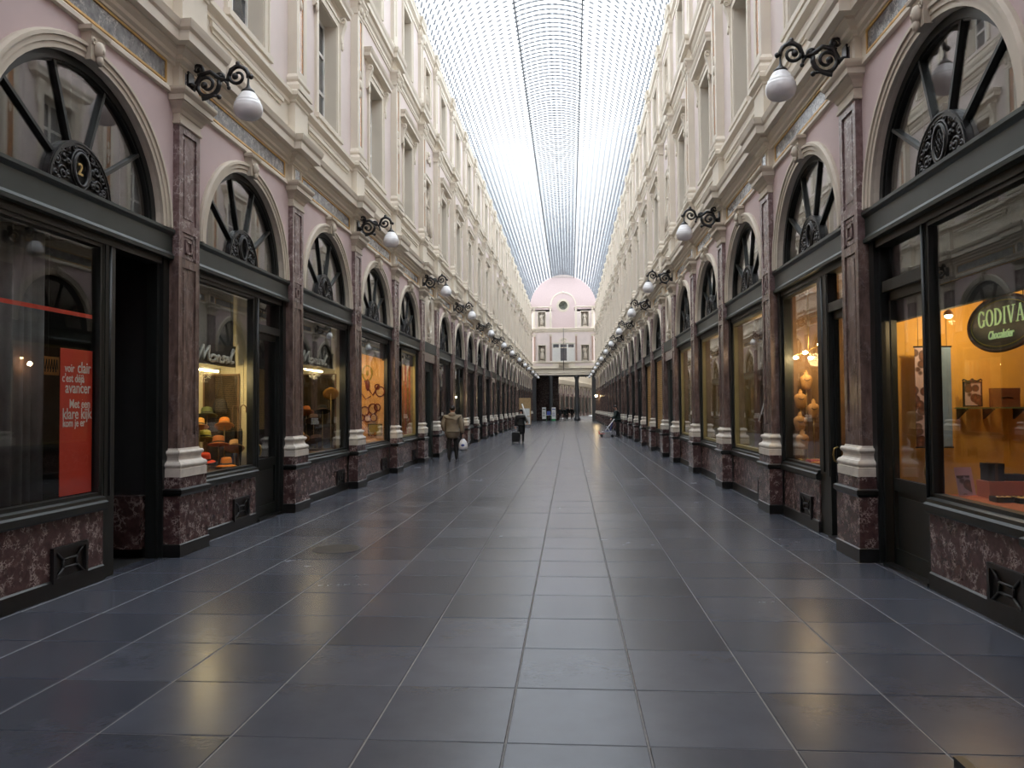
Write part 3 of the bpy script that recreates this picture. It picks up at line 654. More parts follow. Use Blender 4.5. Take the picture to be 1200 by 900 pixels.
# ------------------------------------------------------------------ shopfronts
plain('ochre_wall', (.62, .36, .085), .8, var=.06, scale=3); plain('cream_wall', (.72, .64, .44), .8, var=.05)
plain('amber_wall', (.72, .44, .18), .7, var=.15, scale=6); plain('rose_wall', (.30, .20, .165), .7, var=.12, scale=4); plain('brown_wall', (.20, .11, .05), .7, var=.3, scale=5)
plain('olive_frame', (.26, .21, .08), .4); plain('brass', (.45, .30, .10), .3, metal=.8); plain('shutter_gold', (.60, .36, .13), .4, metal=.3, var=.12)
plain('red_drape', (.42, .14, .07), .8, var=.3, scale=9); plain('grey_curtain', (.16, .155, .155), .9, var=.12, scale=8); plain('red_vinyl', (.62, .045, .02), .5, var=.04)
plain('door_green', (.009, .012, .0115), .4, var=.15)
H = 1.665
def m_beam(s):
    mb = MB(); mb.sweep([(4.3,3.58),(4.06,3.58),(4.055,3.62),(4.07,3.63),(4.085,3.66),(4.085,3.86),(4.06,3.88),(4.045,3.9),(4.045,3.935),(4.3,3.935)], -H, H)
    return mb.mesh('transom_beam', ['green'], s)
def m_fan(s):
    mb = MB(); mb.arcring(4.14, 4.26, 0, 0, 1.305, 1.398, 0, PI, 28); mb.arcring(4.165, 4.24, 0, 0, 1.285, 1.31, 0, PI, 28); mb.v = [(p[0], p[1], TZ+AZ*p[2]) for p in mb.v]; mb.box(4.14, 4.26, -1.39, 1.39, TZ, TZ+.035)
    return mb.mesh('fanlight', ['green_dark'], s)
def m_spoke(s, dg):
    a = math.radians(dg); c, q = math.cos(a), math.sin(a); h = .018; vs = []
    for d in (4.15, 4.23):
        for r in (.47, 1.30):
            for t in (-h, h): vs.append((d, r*c-t*q, TZ+(r*q+t*c)*(1 if r < 1 else AZ)))
    return MB().add(vs, [(0,1,3,2),(4,6,7,5),(0,4,5,1),(2,3,7,6),(0,2,6,4),(1,5,7,3)]).mesh('glazing_bar', ['green_dark'], s)
def fan_sector(a0, a1):
    b = MB(); b.arcring(4.185, 4.193, 0, 0, .47, 1.30, math.radians(a0), math.radians(a1), 6); b.v = [(p[0], p[1], TZ+AZ*p[2]) for p in b.v]; return b
def m_sector(s, a0, a1): return fan_sector(a0, a1).mesh('fanlight_pane', ['fan_glass'], s)
def m_rosette(s, lattice=False):
    mb = MB(); mb.arcring(4.135, 4.2, 0, TZ, .445, .50, 0, PI, 22); mb.arcring(4.125, 4.2, 0, TZ, .475, .487, 0, PI, 22); mb.box(4.12, 4.2, -.5, .5, TZ, TZ+.03)
    vs = [(4.17,0,TZ)]+[(4.17,.45*math.cos(PI*i/16),TZ+.45*math.sin(PI*i/16)) for i in range(17)]; mb.add(vs, [(0,i,i+1) for i in range(1,17)])
    zc = TZ+.225
    mb.tube([(4.14,.115*math.cos(a),zc+.165*math.sin(a)) for a in [i*2*PI/20 for i in range(20)]], .02, 6, closed=True)
    mb.tube([(4.145,.15*math.cos(a),zc+.20*math.sin(a)) for a in [i*2*PI/20 for i in range(20)]], .012, 6, closed=True)
    for q in (-1, 1):
        for (u, z, r, ph, tw) in ((.27,.10,.075,0,1),(.255,.26,.065,2,-1),(.36,.20,.055,1,1),(.38,.06,.045,3,-1),(.19,.36,.045,4,1),(.30,.32,.04,1,-1),(.20,.10,.04,2,-1),(.10,.40,.04,1,1),(.19,.24,.03,3,1),(.42,.13,.03,2,-1),(.33,.03,.03,0,1),(.25,.37,.03,0,1)):
            if math.hypot(u, z)+r > .47: r = .465-math.hypot(u, z)
            if r < .02: continue
            mb.tube([(4.15, q*(u+r*(1-.8*t)*math.cos(ph+tw*9*t)), TZ+z+.02+r*(1-.8*t)*math.sin(ph+tw*9*t)) for t in [i/16 for i in range(17)]], .013, 5)
            mb.ell((4.145, q*u, TZ+z+.02), .018,.018,.018, 6,4)
    if lattice:
        for k in range(-3, 4):
            for sg in (-1, 1):
                P_ = []
                for t in (-.2,-.13,-.06,0,.06,.13,.2):
                    u, z = k*.05+t*.55, sg*t
                    if (u/.11)**2+(z/.16)**2 <= 1: P_.append((4.145, u, zc+z))
                if len(P_) > 1: mb.tube(P_, .008, 4)
    return mb.mesh('rosette', ['iron'], s)
def m_jambs(s):
    mb = MB()
    for q in (-1,1): x0, x1 = sorted((q*(H-.13), q*H)); mb.box(4.12, 4.32, x0, x1, 0, 3.6); x0, x1 = sorted((q*(H-.18), q*(H-.12))); mb.box(4.17, 4.3, x0, x1, 0, 3.6)
    mb.box(4.14, 4.32, -H, H, 3.50, 3.6); return mb.mesh('shopfront_frame', ['green_dark'], s)
BACK = {}
def seg_pane(front, s, a, b, frame='green_dark', ztop=3.5, header=None, kind='display_pane'):
    key = ('seg', s, round(a,3), round(b,3), frame, ztop)
    def mk():
        mb = MB(); t = .04
        mb.box(4.16, 4.26, a, a+t, .86, ztop); mb.box(4.16, 4.26, b-t, b, .86, ztop); mb.box(4.16, 4.26, a, b, .86, .86+t); mb.box(4.16, 4.26, a, b, ztop-t, ztop)
        if frame != 'green_dark':
            for x0, x1 in ((a+t, a+t+.07), (b-t-.09, b-t)): mb.box(4.17, 4.55, x0, x1, .9, ztop-t, 1)
            mb.box(4.17, 4.3, a+t, b-t, ztop-t-.06, ztop-t, 1); mb.box(4.17, 4.3, a+t, b-t, .9, .95, 1)
        fr = mb.mesh('window_frame', ['green_dark', frame], s)
        t = .04; pn = MB().box(4.205, 4.213, a+t-.01, b-t+.01, .86+t-.01, ztop-t+.01).mesh('display_pane', ['pane_glass'], s)
        rb = MB().ret([(0,0),(0,.145),(-.015,.16)], 4.115, 4.35, (b-a)/2, 0, (a+b)/2).mesh('riser_base', ['black_stone'], s)
        rz = MB().box(4.135, 4.35, a, b, .15, .73).mesh('stall_riser', ['red_marble'], s)
        sl = MB(); sl.sweep([(4.35,.72),(4.10,.72),(4.085,.74),(4.085,.80),(4.11,.82),(4.115,.85),(4.17,.87),(4.35,.875)], a-.02, b+.02); pr_ = [(4.35,.72),(4.10,.72),(4.085,.74),(4.085,.80),(4.11,.82),(4.115,.85),(4.17,.87),(4.35,.875)]
        for u in (a-.02, b+.02): sl.add([(d,u,z) for d, z in pr_], [tuple(range(len(pr_)))])
        return fr, pn, rb, rz, sl.mesh('sill', ['green_dark'], s)
    fr, pn, rb, rz, sl = cached(key, mk)
    f = new('window_frame', fr, front); new(kind, pn, f)
    r = new('stall_riser', rz, front); new('riser_base', rb, r); new('sill', sl, r)
    if b-a > 1.2:
        uv = (b-.55) if s < 0 else (a+.55)
        def mkv():
            v = MB(); frame_ring(v, 4.10, 4.17, .22, .17, .42, .04, 0); v.box(4.128, 4.14, -.22, .22, .15, .44, 0)
            cs = [(-.22,.16),(.22,.16),(.22,.43),(-.22,.43)]; ci = [(-.1,.25),(.1,.25),(.1,.33),(-.1,.33)]
            for (p, q) in zip(cs, ci): v.tube([(4.115,)+p, (4.115,)+q], .012, 5)
            for i in range(4): v.tube([(4.115,)+ci[i], (4.115,)+ci[(i+1)%4]], .012, 5)
            return v.mesh('vent_grille', ['iron'], s)
        new('vent_grille', cached(('vent', s), mkv), r, (0, uv, 0))
    if header: new('blind', cached(('hdr', s, a, b, header), lambda: MB().box(4.235, 4.25, a+.04, b-.04, header, ztop-.02).mesh('blind', ['blind_grey'], s)), f)
    return f
def seg_mull(front, s, a, b):
    def mk():
        mb = MB(); mb.box(4.155, 4.28, a, b, 0, 3.55); mb.box(4.145, 4.2, a+.03, b-.03, .8, 3.5); mb.tube([(4.145, (a+b)/2, .85), (4.145, (a+b)/2, 3.5)], .018, 8)
        return mb.mesh('mullion', ['green_dark'], s)
    new('mullion', cached(('mull', s, a, b), mk), front)
def seg_door(front, s, a, b, handle_at, glassed=True, transom=True):
    def mk():
        mb = MB(); mb.box(4.22, 4.28, a, a+.045, .03, 2.98); mb.box(4.22, 4.28, b-.045, b, .03, 2.98); mb.box(4.22, 4.28, a, b, 2.88, 2.98); mb.box(4.22, 4.28, a, b, .03, .2); mb.box(4.22, 4.28, a, b, .82, .95)
        mb.box(4.24, 4.27, a+.08, b-.08, .18, .84); mb.box(4.228, 4.25, a+.15, b-.15, .26, .76)
        if not glassed: mb.box(4.235, 4.27, a+.08, b-.08, .94, 2.9)
        dr = mb.mesh('door', ['door_green'], s)
        pn = MB().box(4.245, 4.253, a+.05, b-.05, .94, 2.89).mesh('door_pane', ['pane_glass'], s)
        h = handle_at; hd = MB().tube([(4.22,h,1.0),(4.17,h,1.02),(4.155,h,1.10),(4.17,h,1.18),(4.22,h,1.2)], .012, 8).mesh('door_handle', ['brass'], s)
        tb = MB().box(4.16, 4.30, a-.02, b+.02, 2.98, 3.10).mesh('door_transom', ['green_dark'], s)
        tp = MB().box(4.23, 4.238, a, b, 3.10, 3.5).mesh('transom_pane', ['pane_glass'], s)
        st = MB().box(4.12, 4.5, a-.04, b+.04, -.005, .03).mesh('door_step', ['black_stone'], s)
        return dr, pn, hd, tb, tp, st
    dr, pn, hd, tb, tp, st = cached(('door', s, a, b, glassed), mk)
    d = new('door', dr, front); new('door_handle', hd, d)
    if glassed: new('door_pane', pn, d)
    t = new('door_transom', tb, front); new('transom_pane', tp, t); new('door_step', st, front)
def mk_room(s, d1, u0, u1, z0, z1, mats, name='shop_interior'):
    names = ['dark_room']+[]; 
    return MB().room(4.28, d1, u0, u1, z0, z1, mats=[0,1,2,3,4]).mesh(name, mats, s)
FAN = {}
for s in (-1, 1):
    FAN[s] = dict(beam=m_beam(s), fan=m_fan(s), sp=[m_spoke(s, g_) for g_ in (36,72,108,144)], se=[m_sector(s, a, a+36) for a in (0,36,72,108,144)], ro=m_rosette(s), rl=m_rosette(s, True), jb=m_jambs(s),
        top=MB().room(4.27, 4.75, -H, H, 3.6, 5.48, 0).mesh('fanlight_room', ['grey_room'], s))
def shopfront(s, bay, label, group, segs, room, lattice=False, far_detail=True):
    a, b, c = bay; uc = (a+b)/2
    f = tag(new('shopfront', None, None, (s*4.15, uc, 0)), label, 'shopfront', group)
    F = FAN[s]
    class Pxy: pass
    hold = f
    # every part mesh is in wall coordinates, so parts sit at -x of the empty
    off = (-s*4.15, 0, 0)
    global NEWOFF
    def add(nm, me, par=None):
        return new(nm, me, par or f, off if par is None else (0,0,0))
    add('transom_beam', F['beam']); add('shopfront_frame', F['jb'])
    fl = add('fanlight', F['fan'])
    for m_ in F['sp']: new('glazing_bar', m_, fl)
    for m_ in F['se']: new('fanlight_pane', m_, fl)
    new('rosette', F['rl'] if lattice else F['ro'], fl); add('fanlight_room', F['top'])
    g0 = len(COL.objects)
    for sg in segs:
        if sg[0] == 'pane': seg_pane(f, s, *sg[1:])
        elif sg[0] == 'mull': seg_mull(f, s, *sg[1:])
        elif sg[0] == 'door': seg_door(f, s, *sg[1:])
    for ch in f.children:
        if ch.location.length == 0: ch.location = off
    if room: 
        for r in room: o = new('shop_interior', cached(('room', s)+tuple(map(str, r)), lambda: mk_room(s, *r)), f, off)
    return f
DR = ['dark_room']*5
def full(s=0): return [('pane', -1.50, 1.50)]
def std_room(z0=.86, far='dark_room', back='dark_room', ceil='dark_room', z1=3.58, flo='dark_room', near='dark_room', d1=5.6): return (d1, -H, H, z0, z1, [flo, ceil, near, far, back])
FB = [b for b in BAYS if b[2] == 'F']; NBY = [b for b in BAYS if b[2] == 'N']
Lb, Rb = FB, FB
SF = {}
# left: optician with red poster, two hat shop windows, two jeweller's windows
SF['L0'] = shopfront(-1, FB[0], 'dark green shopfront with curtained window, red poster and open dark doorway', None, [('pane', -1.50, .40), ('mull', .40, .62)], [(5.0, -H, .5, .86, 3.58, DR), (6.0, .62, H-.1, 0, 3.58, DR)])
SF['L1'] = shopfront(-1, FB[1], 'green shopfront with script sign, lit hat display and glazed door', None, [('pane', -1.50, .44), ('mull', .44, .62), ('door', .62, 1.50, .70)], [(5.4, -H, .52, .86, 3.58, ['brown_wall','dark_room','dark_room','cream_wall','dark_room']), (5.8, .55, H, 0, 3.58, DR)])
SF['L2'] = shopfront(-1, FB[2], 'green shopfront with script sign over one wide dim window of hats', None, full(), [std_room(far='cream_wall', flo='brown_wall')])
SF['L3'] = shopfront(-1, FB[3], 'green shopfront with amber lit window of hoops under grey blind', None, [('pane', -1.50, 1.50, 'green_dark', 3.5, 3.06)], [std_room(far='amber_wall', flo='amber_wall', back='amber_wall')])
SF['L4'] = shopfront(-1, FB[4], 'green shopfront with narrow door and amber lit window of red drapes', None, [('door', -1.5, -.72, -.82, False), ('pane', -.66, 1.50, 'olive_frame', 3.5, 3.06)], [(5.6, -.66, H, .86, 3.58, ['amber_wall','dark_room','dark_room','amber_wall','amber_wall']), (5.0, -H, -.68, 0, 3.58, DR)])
new('recess_panel', MB().box(4.32, 5.2, 1.40, 1.56, .12, .74).mesh('recess_panel', ['dark_marble'], -1), SF['L0'], (4.15,0,0))
# right: chocolate shop, bust display, three rose windows, golden shutters
SF['R0'] = shopfront(1, FB[0], 'dark green chocolate shop front with ochre lit window and glazed door', None, [('pane', -1.50, .36), ('mull', .36, .45), ('door', .45, 1.40, .48)], [(6.6, -H, H-.02, .0, 2.90, ['brown_wall','ochre_wall','dark_room','ochre_wall','ochre_wall'])], True)
new('fascia_board', MB().box(4.30, 4.36, -1.52, 1.52, 2.66, 3.6).mesh('fascia_board', ['dark_room'], 1), SF['R0'], (-4.15,0,0))
SF['R1'] = shopfront(1, FB[1], 'green shopfront with lamplit display of tan busts beside dark door', None, [('door', -1.5, -.66, -.76), ('mull', -.66, -.24), ('pane', -.24, 1.50)], [(7.5, -H, H, 0, 3.58, ['brown_wall','brown_wall','dark_room','brown_wall','brown_wall'])])
for i, (k, lb) in enumerate((('R2', 'olive framed shop window with rose panel next to the bust display'), ('R3', 'olive framed shop window with rose panel, second from the bust display'), ('R4', 'olive framed shop window with rose panel beside the oval bust doorway'))):
    SF[k] = shopfront(1, FB[2+i], lb, None, [('pane', -1.50, 1.50, 'olive_frame')], [std_room(far='rose_wall', back='rose_wall', flo='brown_wall', d1=4.75)])
def shutter(s):
    mb = MB(); 
    for k in range(34): mb.box(4.19, 4.23, -1.5, 1.5, .88+k*.0775, .88+k*.0775+.06)
    return mb
for i in range(5, len(FB)):
    for s in (-1, 1):
        n_ = i-5
        if s > 0 and n_ in (0, 1):
            f = shopfront(s, FB[i], ['shopfront closed by a golden roller shutter, nearest the oval bust doorway', 'shopfront closed by a golden roller shutter, second from the oval bust doorway'][n_], None, [], None)
            def rz_():
                return (MB().box(4.135,4.35,-1.5,1.5,.15,.73).mesh('stall_riser',['red_marble'],s), MB().box(4.10,4.35,-1.52,1.52,.72,.87).mesh('sill',['green_dark'],s), MB().box(4.115,4.35,-1.5,1.5,0,.16).mesh('riser_base',['black_stone'],s), MB().box(4.19,4.215,-1.5,1.5,0,.062).mesh('shutter_slat',['shutter_gold'],s), MB().box(4.24,4.3,-1.5,1.5,.8,3.6).mesh('shutter_backing',['dark_room'],s))
            q = cached(('shut', s), rz_); off = (-s*4.15,0,0)
            r = new('stall_riser', q[0], f, off); new('sill', q[1], r); new('riser_base', q[2], r); bk = new('roller_shutter', q[4], f, off)
            for k in range(34): new('shutter_slat', q[3], bk, (0,0,.88+k*.0775))
        else:
            odd = (n_+(s > 0)) % 2
            segs = [('pane', -1.50, .50), ('mull', .50, .66), ('door', .66, 1.50, .76)] if odd else [('pane', -1.50, 1.50)]
            lab = 'unlit green shopfront %s, %s past first oval bust, %s' % ('with door' if odd else 'with wide window', ORD[n_], SIDE[s])
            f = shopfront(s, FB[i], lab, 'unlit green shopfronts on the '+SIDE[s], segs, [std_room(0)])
# doorways in the narrow bays
for s in (-1, 1):
    def mkd():
        mb = MB(); mb.box(4.30, 4.36, -.62, .62, .03, 3.0); 
        for q in (-1, 1):
            for z0, z1 in ((.2,.9),(1.05,2.3),(2.4,2.9)): x0, x1 = sorted((q*.08, q*.54)); mb.box(4.285, 4.31, x0, x1, z0, z1)
        jb = MB()
        for q in (-1, 1): x0, x1 = sorted((q*.62, q*1.13)); jb.box(4.14, 4.4, x0, x1, 0, 3.32)
        jb.box(4.16, 4.4, -.62, .62, 3.0, 3.32)
        return mb.mesh('door_leaf', ['door_green'], s), jb.mesh('door_frame', ['green'], s), MB().ell((4.27,.06,1.1), .025,.025,.025).mesh('door_knob', ['brass'], s), MB().box(4.1,4.4,-.7,.7,-.004,.03).mesh('door_step', ['black_stone'], s)
    lf, jb, kn, st = mkd()
    for i, (a, b, c) in enumerate(NBY):
        d = tag(new('door_%d' % (i*2+1+(s > 0)), jb, None, (0, (a+b)/2, 0)), 'dark panelled door under the oval bust', None, None, 'structure')
        l = new('door_leaf', lf, d); new('door_knob', kn, l); new('door_step', st, d)

# ------------------------------------------------------------------ bracket lamps
def m_brk(s):
    mb = MB(); 
    def spiral(c, r0, r1, a0, turns, rad, n=26):
        P_ = []; R_ = []
        for i in range(n+1):
            t = i/n; a = a0+turns*2*PI*t; r = r0+(r1-r0)*t; P_.append((c[0]+r*math.cos(a), 0, c[1]+r*math.sin(a))); R_.append(rad*(1-.45*t))
        mb.tube(P_, R_, 7); mb.ell((P_[-1][0],0,P_[-1][2]), rad*1.5, rad*1.3, rad*1.5, 8, 6)
    # big scroll by the wall, outer scroll carrying the globe (d measured from axis, so smaller d = out into the gallery)
    spiral((3.785,5.82), .165, .035, PI*.9, 1.55, .030); spiral((3.39,5.915), .145, .03, PI*1.05, -1.5, .028)
    spiral((3.61,5.905), .065, .02, 0, 1.3, .02); spiral((3.90,6.02), .075, .02, -PI/2, -1.2, .024)
    mb.tube([(3.99,0,5.74),(3.93,0,5.80),(3.86,0,5.96),(3.74,0,5.985),(3.62,0,5.90),(3.52,0,5.87),(3.47,0,6.0),(3.38,0,6.06),(3.28,0,6.0),(3.235,0,5.905)], [.03,.032,.03,.03,.03,.03,.03,.028,.025,.02], 8)
    mb.tube([(3.98,0,5.66),(3.90,0,5.64),(3.80,0,5.655),(3.70,0,5.69),(3.63,0,5.67)], [.03,.028,.028,.024,.016], 8); mb.ell((3.625,0,5.665), .032,.03,.032, 8,6)
    mb.tube([(3.55,0,5.88),(3.515,0,5.83),(3.50,0,5.775)], [.024,.02,.014], 7); mb.ell((3.50,0,5.775), .026,.024,.026, 8,6)
    mb.ell((3.215,0,5.905), .033,.03,.033, 8,6); mb.ell((3.385,0,6.075), .03,.03,.035, 8,6); mb.ell((3.93,0,6.10), .035,.03,.035, 8,6)
    mb.tube([(3.90,0,5.63),(3.89,0,5.60)], .02, 6)
    return mb.mesh('scroll_arm', ['iron'], s)
def m_plate(s): return MB().box(3.985, 4.012, -.07, .07, 5.655, 5.98).lathe([(.06,0),(.08,.02),(.05,.05)], (3.975,0,5.79), 10).mesh('wall_plate', ['iron'], s)
def m_gcap(s): return MB().lathe([(.085,5.70),(.08,5.725),(.05,5.75),(.03,5.77),(.016,5.80),(.012,5.88)], (3.25,0,0), 14).mesh('globe_cap', ['iron'], s)
def m_globe(s):
    pr = [(.08,5.705),(.10,5.68),(.125,5.64),(.145,5.60),(.152,5.597),(.152,5.585),(.162,5.56),(.169,5.555),(.169,5.54),(.176,5.52),(.177,5.49),(.17,5.455),(.155,5.42),(.125,5.39),(.09,5.375),(.04,5.368),(.002,5.366)]
    return MB().lathe(pr, (3.25,0,0), 22).mesh('globe', ['opal'], s)
for s in (-1, 1):
    A_, B_, C_, G_ = m_brk(s), m_plate(s), m_gcap(s), m_globe(s)
    for i, yk in enumerate(LAMPS):
        lab = 'white globe lamp on black scrolled bracket, %s along from the %s' % (ORD[i], 'red poster' if s < 0 else 'chocolate shop')
        l = tag(new('bracket_lamp', None, None, (s*4.0, yk, 5.655)), lab, 'wall lamp', 'bracket lamps on the '+SIDE[s]); off = (-s*4.0, 0, -5.655)
        new('wall_plate', B_, l, off); new('scroll_arm', A_, l, off); g_ = new('globe', G_, l, off); new('globe_cap', C_, g_)

# ------------------------------------------------------------------ figures
def skin_mesh(name, verts, edges, radii, mats, root=0, sub=2, matfn=None):
    me = bpy.data.meshes.new(name); me.from_pydata([tuple(v) for v in verts], edges, []); o = bpy.data.objects.new(name, me); COL.objects.link(o)
    o.modifiers.new('skin', 'SKIN'); sv = me.skin_vertices[0].data
    for i, r in enumerate(radii): sv[i].radius = (r, r) if not isinstance(r, tuple) else r; sv[i].use_root = (i == root)
    sd = o.modifiers.new('sub', 'SUBSURF'); sd.levels = sub
    dg = bpy.context.evaluated_depsgraph_get(); out = bpy.data.meshes.new_from_object(o.evaluated_get(dg)); out.name = name
    bpy.data.objects.remove(o); bpy.data.meshes.remove(me)
    out.materials.clear()
    for m_ in mats: out.materials.append(M(m_))
    out.polygons.foreach_set('use_smooth', [True]*len(out.polygons))
    if matfn:
        for p in out.polygons: p.material_index = matfn(p.center)
    return out
def chain(V, E_, R, pts, start=None):
    prev = start
    for p, r in pts:
        V.append(p); R.append(r); k = len(V)-1
        if prev is not None: E_.append((prev, k))
        prev = k
    return prev
def statue_figure(var):
    V, E_, R = [], [], []
    h = chain(V, E_, R, [((0,0,.98), .17), ((.02,0,.6), .20), ((.03,-.02,.25), .22), ((.02,-.02,.04), .24)])
    c = chain(V, E_, R, [((-.01,0,1.14), .135), ((-.02,0,1.32), .165), ((-.02,.01,1.45), .12), ((-.01,0,1.54), .058), ((0,-.02,1.63), .085), ((.0,-.02,1.74), .085)], 0)
    sh = 5
    if var == 0:
        chain(V, E_, R, [((.2,0,1.42), .07), ((.30,-.04,1.20), .052), ((.16,-.17,1.10), .042), ((.08,-.2,1.14), .035)], sh)
        chain(V, E_, R, [((-.22,0,1.42), .07), ((-.33,-.02,1.18), .052), ((-.34,-.06,.94), .042), ((-.33,-.08,.86), .035)], sh)
    else:
        chain(V, E_, R, [((.2,0,1.42), .07), ((.34,-.05,1.36), .052), ((.33,-.10,1.60), .042), ((.30,-.11,1.70), .035)], sh)
        chain(V, E_, R, [((-.22,0,1.42), .07), ((-.30,-.06,1.18), .052), ((-.14,-.18,1.02), .042), ((-.06,-.2,1.0), .035)], sh)
    return skin_mesh('figure', V, E_, R, ['statue_stone'])
SFIG = [statue_figure(0), statue_figure(1)]
SFOLD = None
b = MB()
for k in range(9):
    a = -PI*.95+k*PI*.9/8; b.tube([(.24*math.cos(a)+.02,.24*math.sin(a)-.02,.03),(.22*math.cos(a)+.02,.22*math.sin(a)-.01,.5),(.17*math.cos(a),.17*math.sin(a),.95)], [.03,.026,.012], 6)
SFOLD = b.mesh('drapery_folds', ['statue_stone'])
b = MB(); b.box(-.27,.27,-.25,.27,0,.06); b.box(-.24,.24,-.22,.24,.06,.12); SPED = b.mesh('pedestal', ['statue_stone'])
b = MB(); b.ell((0,0,1.72), .10,.105,.10); b.ell((0,.09,1.70), .06,.06,.06); SHAIR = b.mesh('hair', ['statue_stone'])
def statue(label, group, loc, rz, var, sc):
    t = tag(new('statue', None, None, loc, rz), label, 'statue', group); t.scale = (sc, sc, sc)
    new('pedestal', SPED, t); f = new('figure', SFIG[var], t, (0,0,.12)); new('drapery_folds', SFOLD, f); new('hair', SHAIR, f); return t
for s in (-1, 1):
    for i, (a, b_, c) in enumerate(NBY):
        if i == 0: continue
        uc = (a+b_)/2
        statue('draped stone statue in tall niche above %s oval bust, %s' % (ORD[i-1], SIDE[s]), 'statues in the tall niches', (s*4.24, uc, 7.475), -s*PI/2, (i+(s > 0)) % 2, 1.0)
        statue('small stone statue in attic niche above %s oval bust, %s' % (ORD[i-1], SIDE[s]), 'statues in the attic niches', (s*4.24, uc, 11.975), -s*PI/2, (i+1) % 2, .74)
for q, sd in ((-1, 'hat shop side'), (1, 'chocolate shop side')):
    statue('stone statue in end wall niche beside balustraded window, '+sd, 'statues on the end wall', (q*2.75, YEND+.22, 7.63), 0, int(q > 0), 1.0)
    statue('stone statue in end wall niche beside round window, '+sd, 'statues on the end wall', (q*2.75, YEND+.22, 12.03), 0, int(q < 0), .95)
# busts in the ovals
V, E_, R = [], [], []
chain(V, E_, R, [((0,0,4.62), .14), ((0,0,4.74), .15), ((0,-.01,4.87), .055), ((0,-.03,4.97), .085), ((0,-.03,5.08), .09), ((0,-.02,5.15), .06)])
chain(V, E_, R, [((.17,0,4.74), .075), ((.2,.02,4.62), .06)], 1); chain(V, E_, R, [((-.17,0,4.74), .075), ((-.2,.02,4.62), .06)], 1)
BUST = skin_mesh('bust_relief', V, E_, R, ['statue_stone'])
for s in (-1, 1):
    for ch in [c_ for c_ in WALL[s].children if c_.name.startswith('oval_frame')]: new('bust_relief', BUST, ch, (s*4.16, 0, 0), -s*PI/2)

plain('skin', (.45, .26, .19), .5, var=.05); plain('coat_olive', (.23, .19, .135), .85, var=.15, bump=.3); plain('trousers_dark', (.022, .02, .02), .85); plain('hair_dark', (.015, .012, .011), .6)
plain('coat_black', (.010, .010, .011), .8); plain('coat_green', (.018, .032, .030), .8); plain('shoe_black', (.012, .011, .011), .4); plain('plastic_white', (.75, .76, .80), .35); plain('plastic_blue', (.06, .09, .35), .4); plain('cloth_red', (.45, .03, .03), .7); plain('cloth_blue', (.03, .05, .22), .7); plain('cardboard', (.50, .33, .16), .85); plain('paper_white', (.78, .78, .76), .6); plain('case_black', (.012,.012,.013), .45); plain('alu', (.55, .57, .6), .35, metal=.6); plain('scarf_white', (.6,.58,.55), .8); plain('sign_green', (.05,.3,.12), .5)
def hand_geo(mb, c, dirv, r=1.0):
    c = Vector(c); d = Vector(dirv).normalized(); side = d.cross(Vector((0,1,0))) if abs(d.y) < .9 else Vector((1,0,0)); side.normalize()
    mb.ell(tuple(c+d*.045), .035, .022, .05, 8, 6)
    for k, (o, l) in enumerate(((-.027,.06),(-.009,.075),(.009,.07),(.026,.055))):
        p0 = c+d*.08+side*o; n_ = Vector((0,-1,0))*.02; mb.tube([p0, p0+d*l*.5, p0+d*l*.8+n_], [.010,.009,.007], 6)
    p0 = c+d*.03-side*.03; mb.tube([p0, p0-side*.03+d*.02, p0-side*.035+d*.05], [.011,.010,.008], 6)
